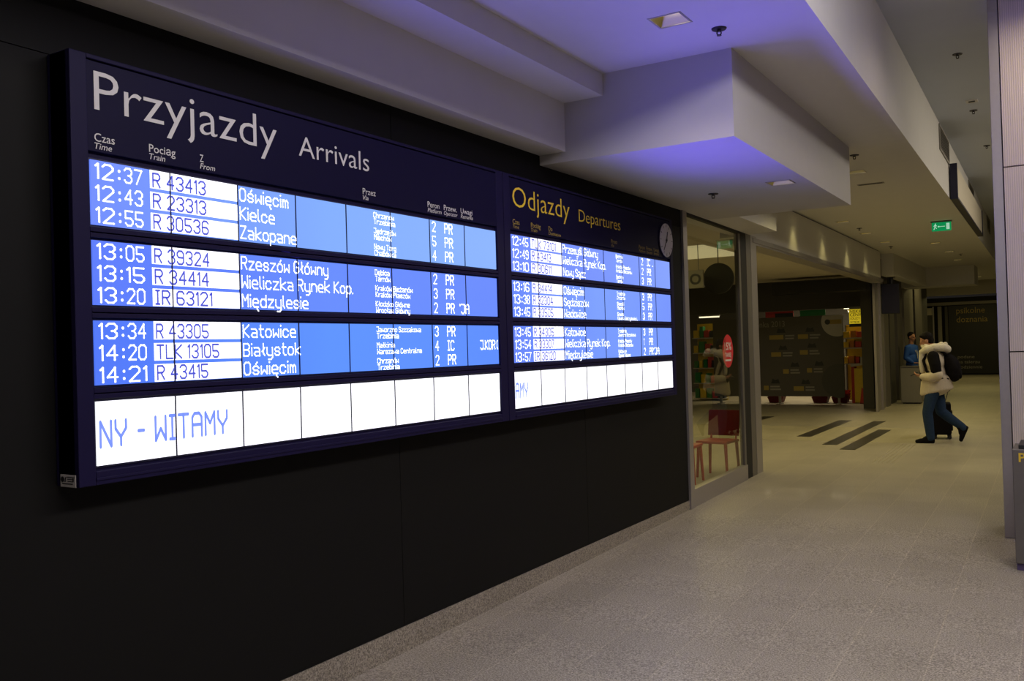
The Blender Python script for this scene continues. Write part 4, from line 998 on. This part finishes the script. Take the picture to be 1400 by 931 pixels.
capsule(bm, (hp_.x-0.065, hp_.y, hp_.z), (hp_.x+0.065, hp_.y, hp_.z), 0.014, 0.014); obj('pull_handle', bm, M_steeld, su)
bm = bmesh.new(); tube(bm, (-0.06, -0.01, 0.60), (0.06, -0.01, 0.60), 0.012); ball(bm, (0.0, -0.01, 0.605), 0.018, (2.2, 0.8, 0.6)); obj('top_grip', bm, M_ink, su)

# the man in blue behind the litter bin
PO = Vector((-0.26, 26.6, 0)); G = Frame(PO, math.radians(-25))
p2 = thing('person', 'man in a blue top and dark trousers standing behind the grey litter bin', 'person', PO)
bm = bmesh.new()
H2 = head_geo(bm, G, (0.02, 0, 1.72), 0.1)
limb(bm, G, [((0.0, 0, 1.66), 0.056), ((-0.01, 0, 1.50), 0.062), ((0.0, 0, 1.30), 0.10), ((0.0, 0, 1.0), 0.10)])
for e in (1, -1):
    limb(bm, G, [((0, 0, 1.45), 0.06), ((0, 0.18*e, 1.44), 0.055), ((-0.02, 0.24*e, 1.16), 0.042), ((0.16, 0.16*e, 1.02), 0.028)])
    limb(bm, G, [((0, 0.09*e, 0.95), 0.085), ((0.01, 0.10*e, 0.50), 0.052), ((0, 0.10*e, 0.09), 0.038), ((0.13, 0.11*e, 0.04), 0.03)])
    hand_geo(bm, G, (0.16, 0.16*e, 1.02), (0.8, -0.5*e, -0.1), (0, -0.4*e, 1), 0.5, e)
organic('body', bm, M_skin, p2, 0.009, 3)
bm = bmesh.new(); ball(bm, H2(-0.030, 0, 0.050), 0.096, (1.0, 0.90, 0.95)); ball(bm, H2(-0.055, 0, -0.01), 0.065, (0.8, 1.05, 1.1)); organic('hair', bm, M_hair, p2, 0.009, 3)
bm = bmesh.new()
for c, r, sc in (((0, 0, 1.34), 0.19, (0.72, 1.12, 1.05)), ((0.01, 0, 1.12), 0.185, (0.78, 1.0, 1.2)), ((0, 0, 0.97), 0.18, (0.8, 1.02, 0.7))): ball(bm, G(*c), r, sc, rot=Matrix.Rotation(math.radians(-25), 4, 'Z'), n=24)
for e in (1, -1): limb(bm, G, [((0, 0, 1.46), 0.075), ((0, 0.185*e, 1.43), 0.075), ((-0.02, 0.245*e, 1.16), 0.062), ((0.14, 0.17*e, 1.03), 0.044)])
organic('blue_top', bm, M_blue, p2, 0.011, 5)
bm = bmesh.new()
for e in (1, -1): limb(bm, G, [((0, 0.09*e, 0.92), 0.11), ((0.01, 0.10*e, 0.50), 0.078), ((0, 0.10*e, 0.09), 0.062)])
organic('trousers', bm, M_navycl, p2, 0.011, 5)
for e in (1, -1):
    bm = bmesh.new(); limb(bm, G, [((-0.03, 0.10*e, 0.045), 0.042), ((0.06, 0.105*e, 0.045), 0.043), ((0.17, 0.11*e, 0.032), 0.032)]); organic('shoe', bm, M_blackcloth, p2, 0.009, 3)
bm = bmesh.new(); limb(bm, G, [((0.06, 0.07, 1.50), 0.006), ((0.168, 0.02, 1.28), 0.008), ((0.175, 0.0, 1.14), 0.008), ((0.168, -0.02, 1.28), 0.008), ((0.06, -0.07, 1.50), 0.006)]); obj('lanyard', bm, M_white, p2)

t = thing('fascia_sign', 'pale hanging sign with a dark letter O left of the dark round sign', 'sign', (-1.62, 13.05, 2.54))
bm = bmesh.new(); box(bm, (-0.45, 0, 0), (0.36, 0.04, 0.27), 0.003); obj('panel', bm, M_grey, t)
bm = bmesh.new()
for x in (-0.35, 0.28): tube(bm, (x, 0.02, 0.27), (x, 0.02, 0.665), 0.006)
obj('rod', bm, M_steeld, t)
bm = bmesh.new(); text_into(bm, 'O', (0.145, -0.002, 0.06), (1, 0, 0), ZU, 0.15, 0.18, offset=0.03); flatobj('lettering', bm, M_ink, t)
# goods seen past the hoarding's left end
t = thing('shop_shelf', 'shop shelf with yellow and green goods seen through the shopfront glass', 'shelf', (-5.75, 26.2, 0))
for z in (0.05, 0.5, 0.95, 1.40, 1.85):
    bm = bmesh.new(); box(bm, (-0.5, -0.2, z), (0.4, 0.25, z+0.03)); obj('shelf_board', bm, M_greyl, t)
bm = bmesh.new(); box(bm, (-0.5, 0.25, 0), (0.4, 0.28, 2.3)); obj('back_panel', bm, M_yelbox, t)
kk = 0
for z in (0.08, 0.53, 0.98, 1.43, 1.88):
    x = -6.22
    while x < -5.45:
        w = 0.10 + 0.08*random.random(); h = 0.2 + 0.14*random.random()
        bm = bmesh.new(); box(bm, (x, 26.02, z), (x+w, 26.25, z+h), 0.004)
        tag(obj('carton', bm, [M_greensh, M_yelbox, M_greensh, M_redsh, M_navycl][kk % 5]), 'small goods carton on the shelf seen through the shopfront glass', 'carton', 'cartons seen through the shopfront'); kk += 1
        x += w + 0.03
t = thing('tube_light', 'lit tube light seen through the shopfront glass', 'lamp', (-5.6, 25.7, 2.48), 0, 'shop tube lights')
bm = bmesh.new(); box(bm, (-0.3, -0.03, -0.02), (0.3, 0.03, 0.02), 0.006); obj('tube', bm, M_tube, t)
bm = bmesh.new(); box(bm, (-0.32, -0.04, 0.02), (0.32, 0.04, 0.05))
for e in (-1, 1): tube(bm, (e*0.26, 0, 0.05), (e*0.26, 0, 0.625), 0.005)
obj('fixture', bm, M_greyl, t)
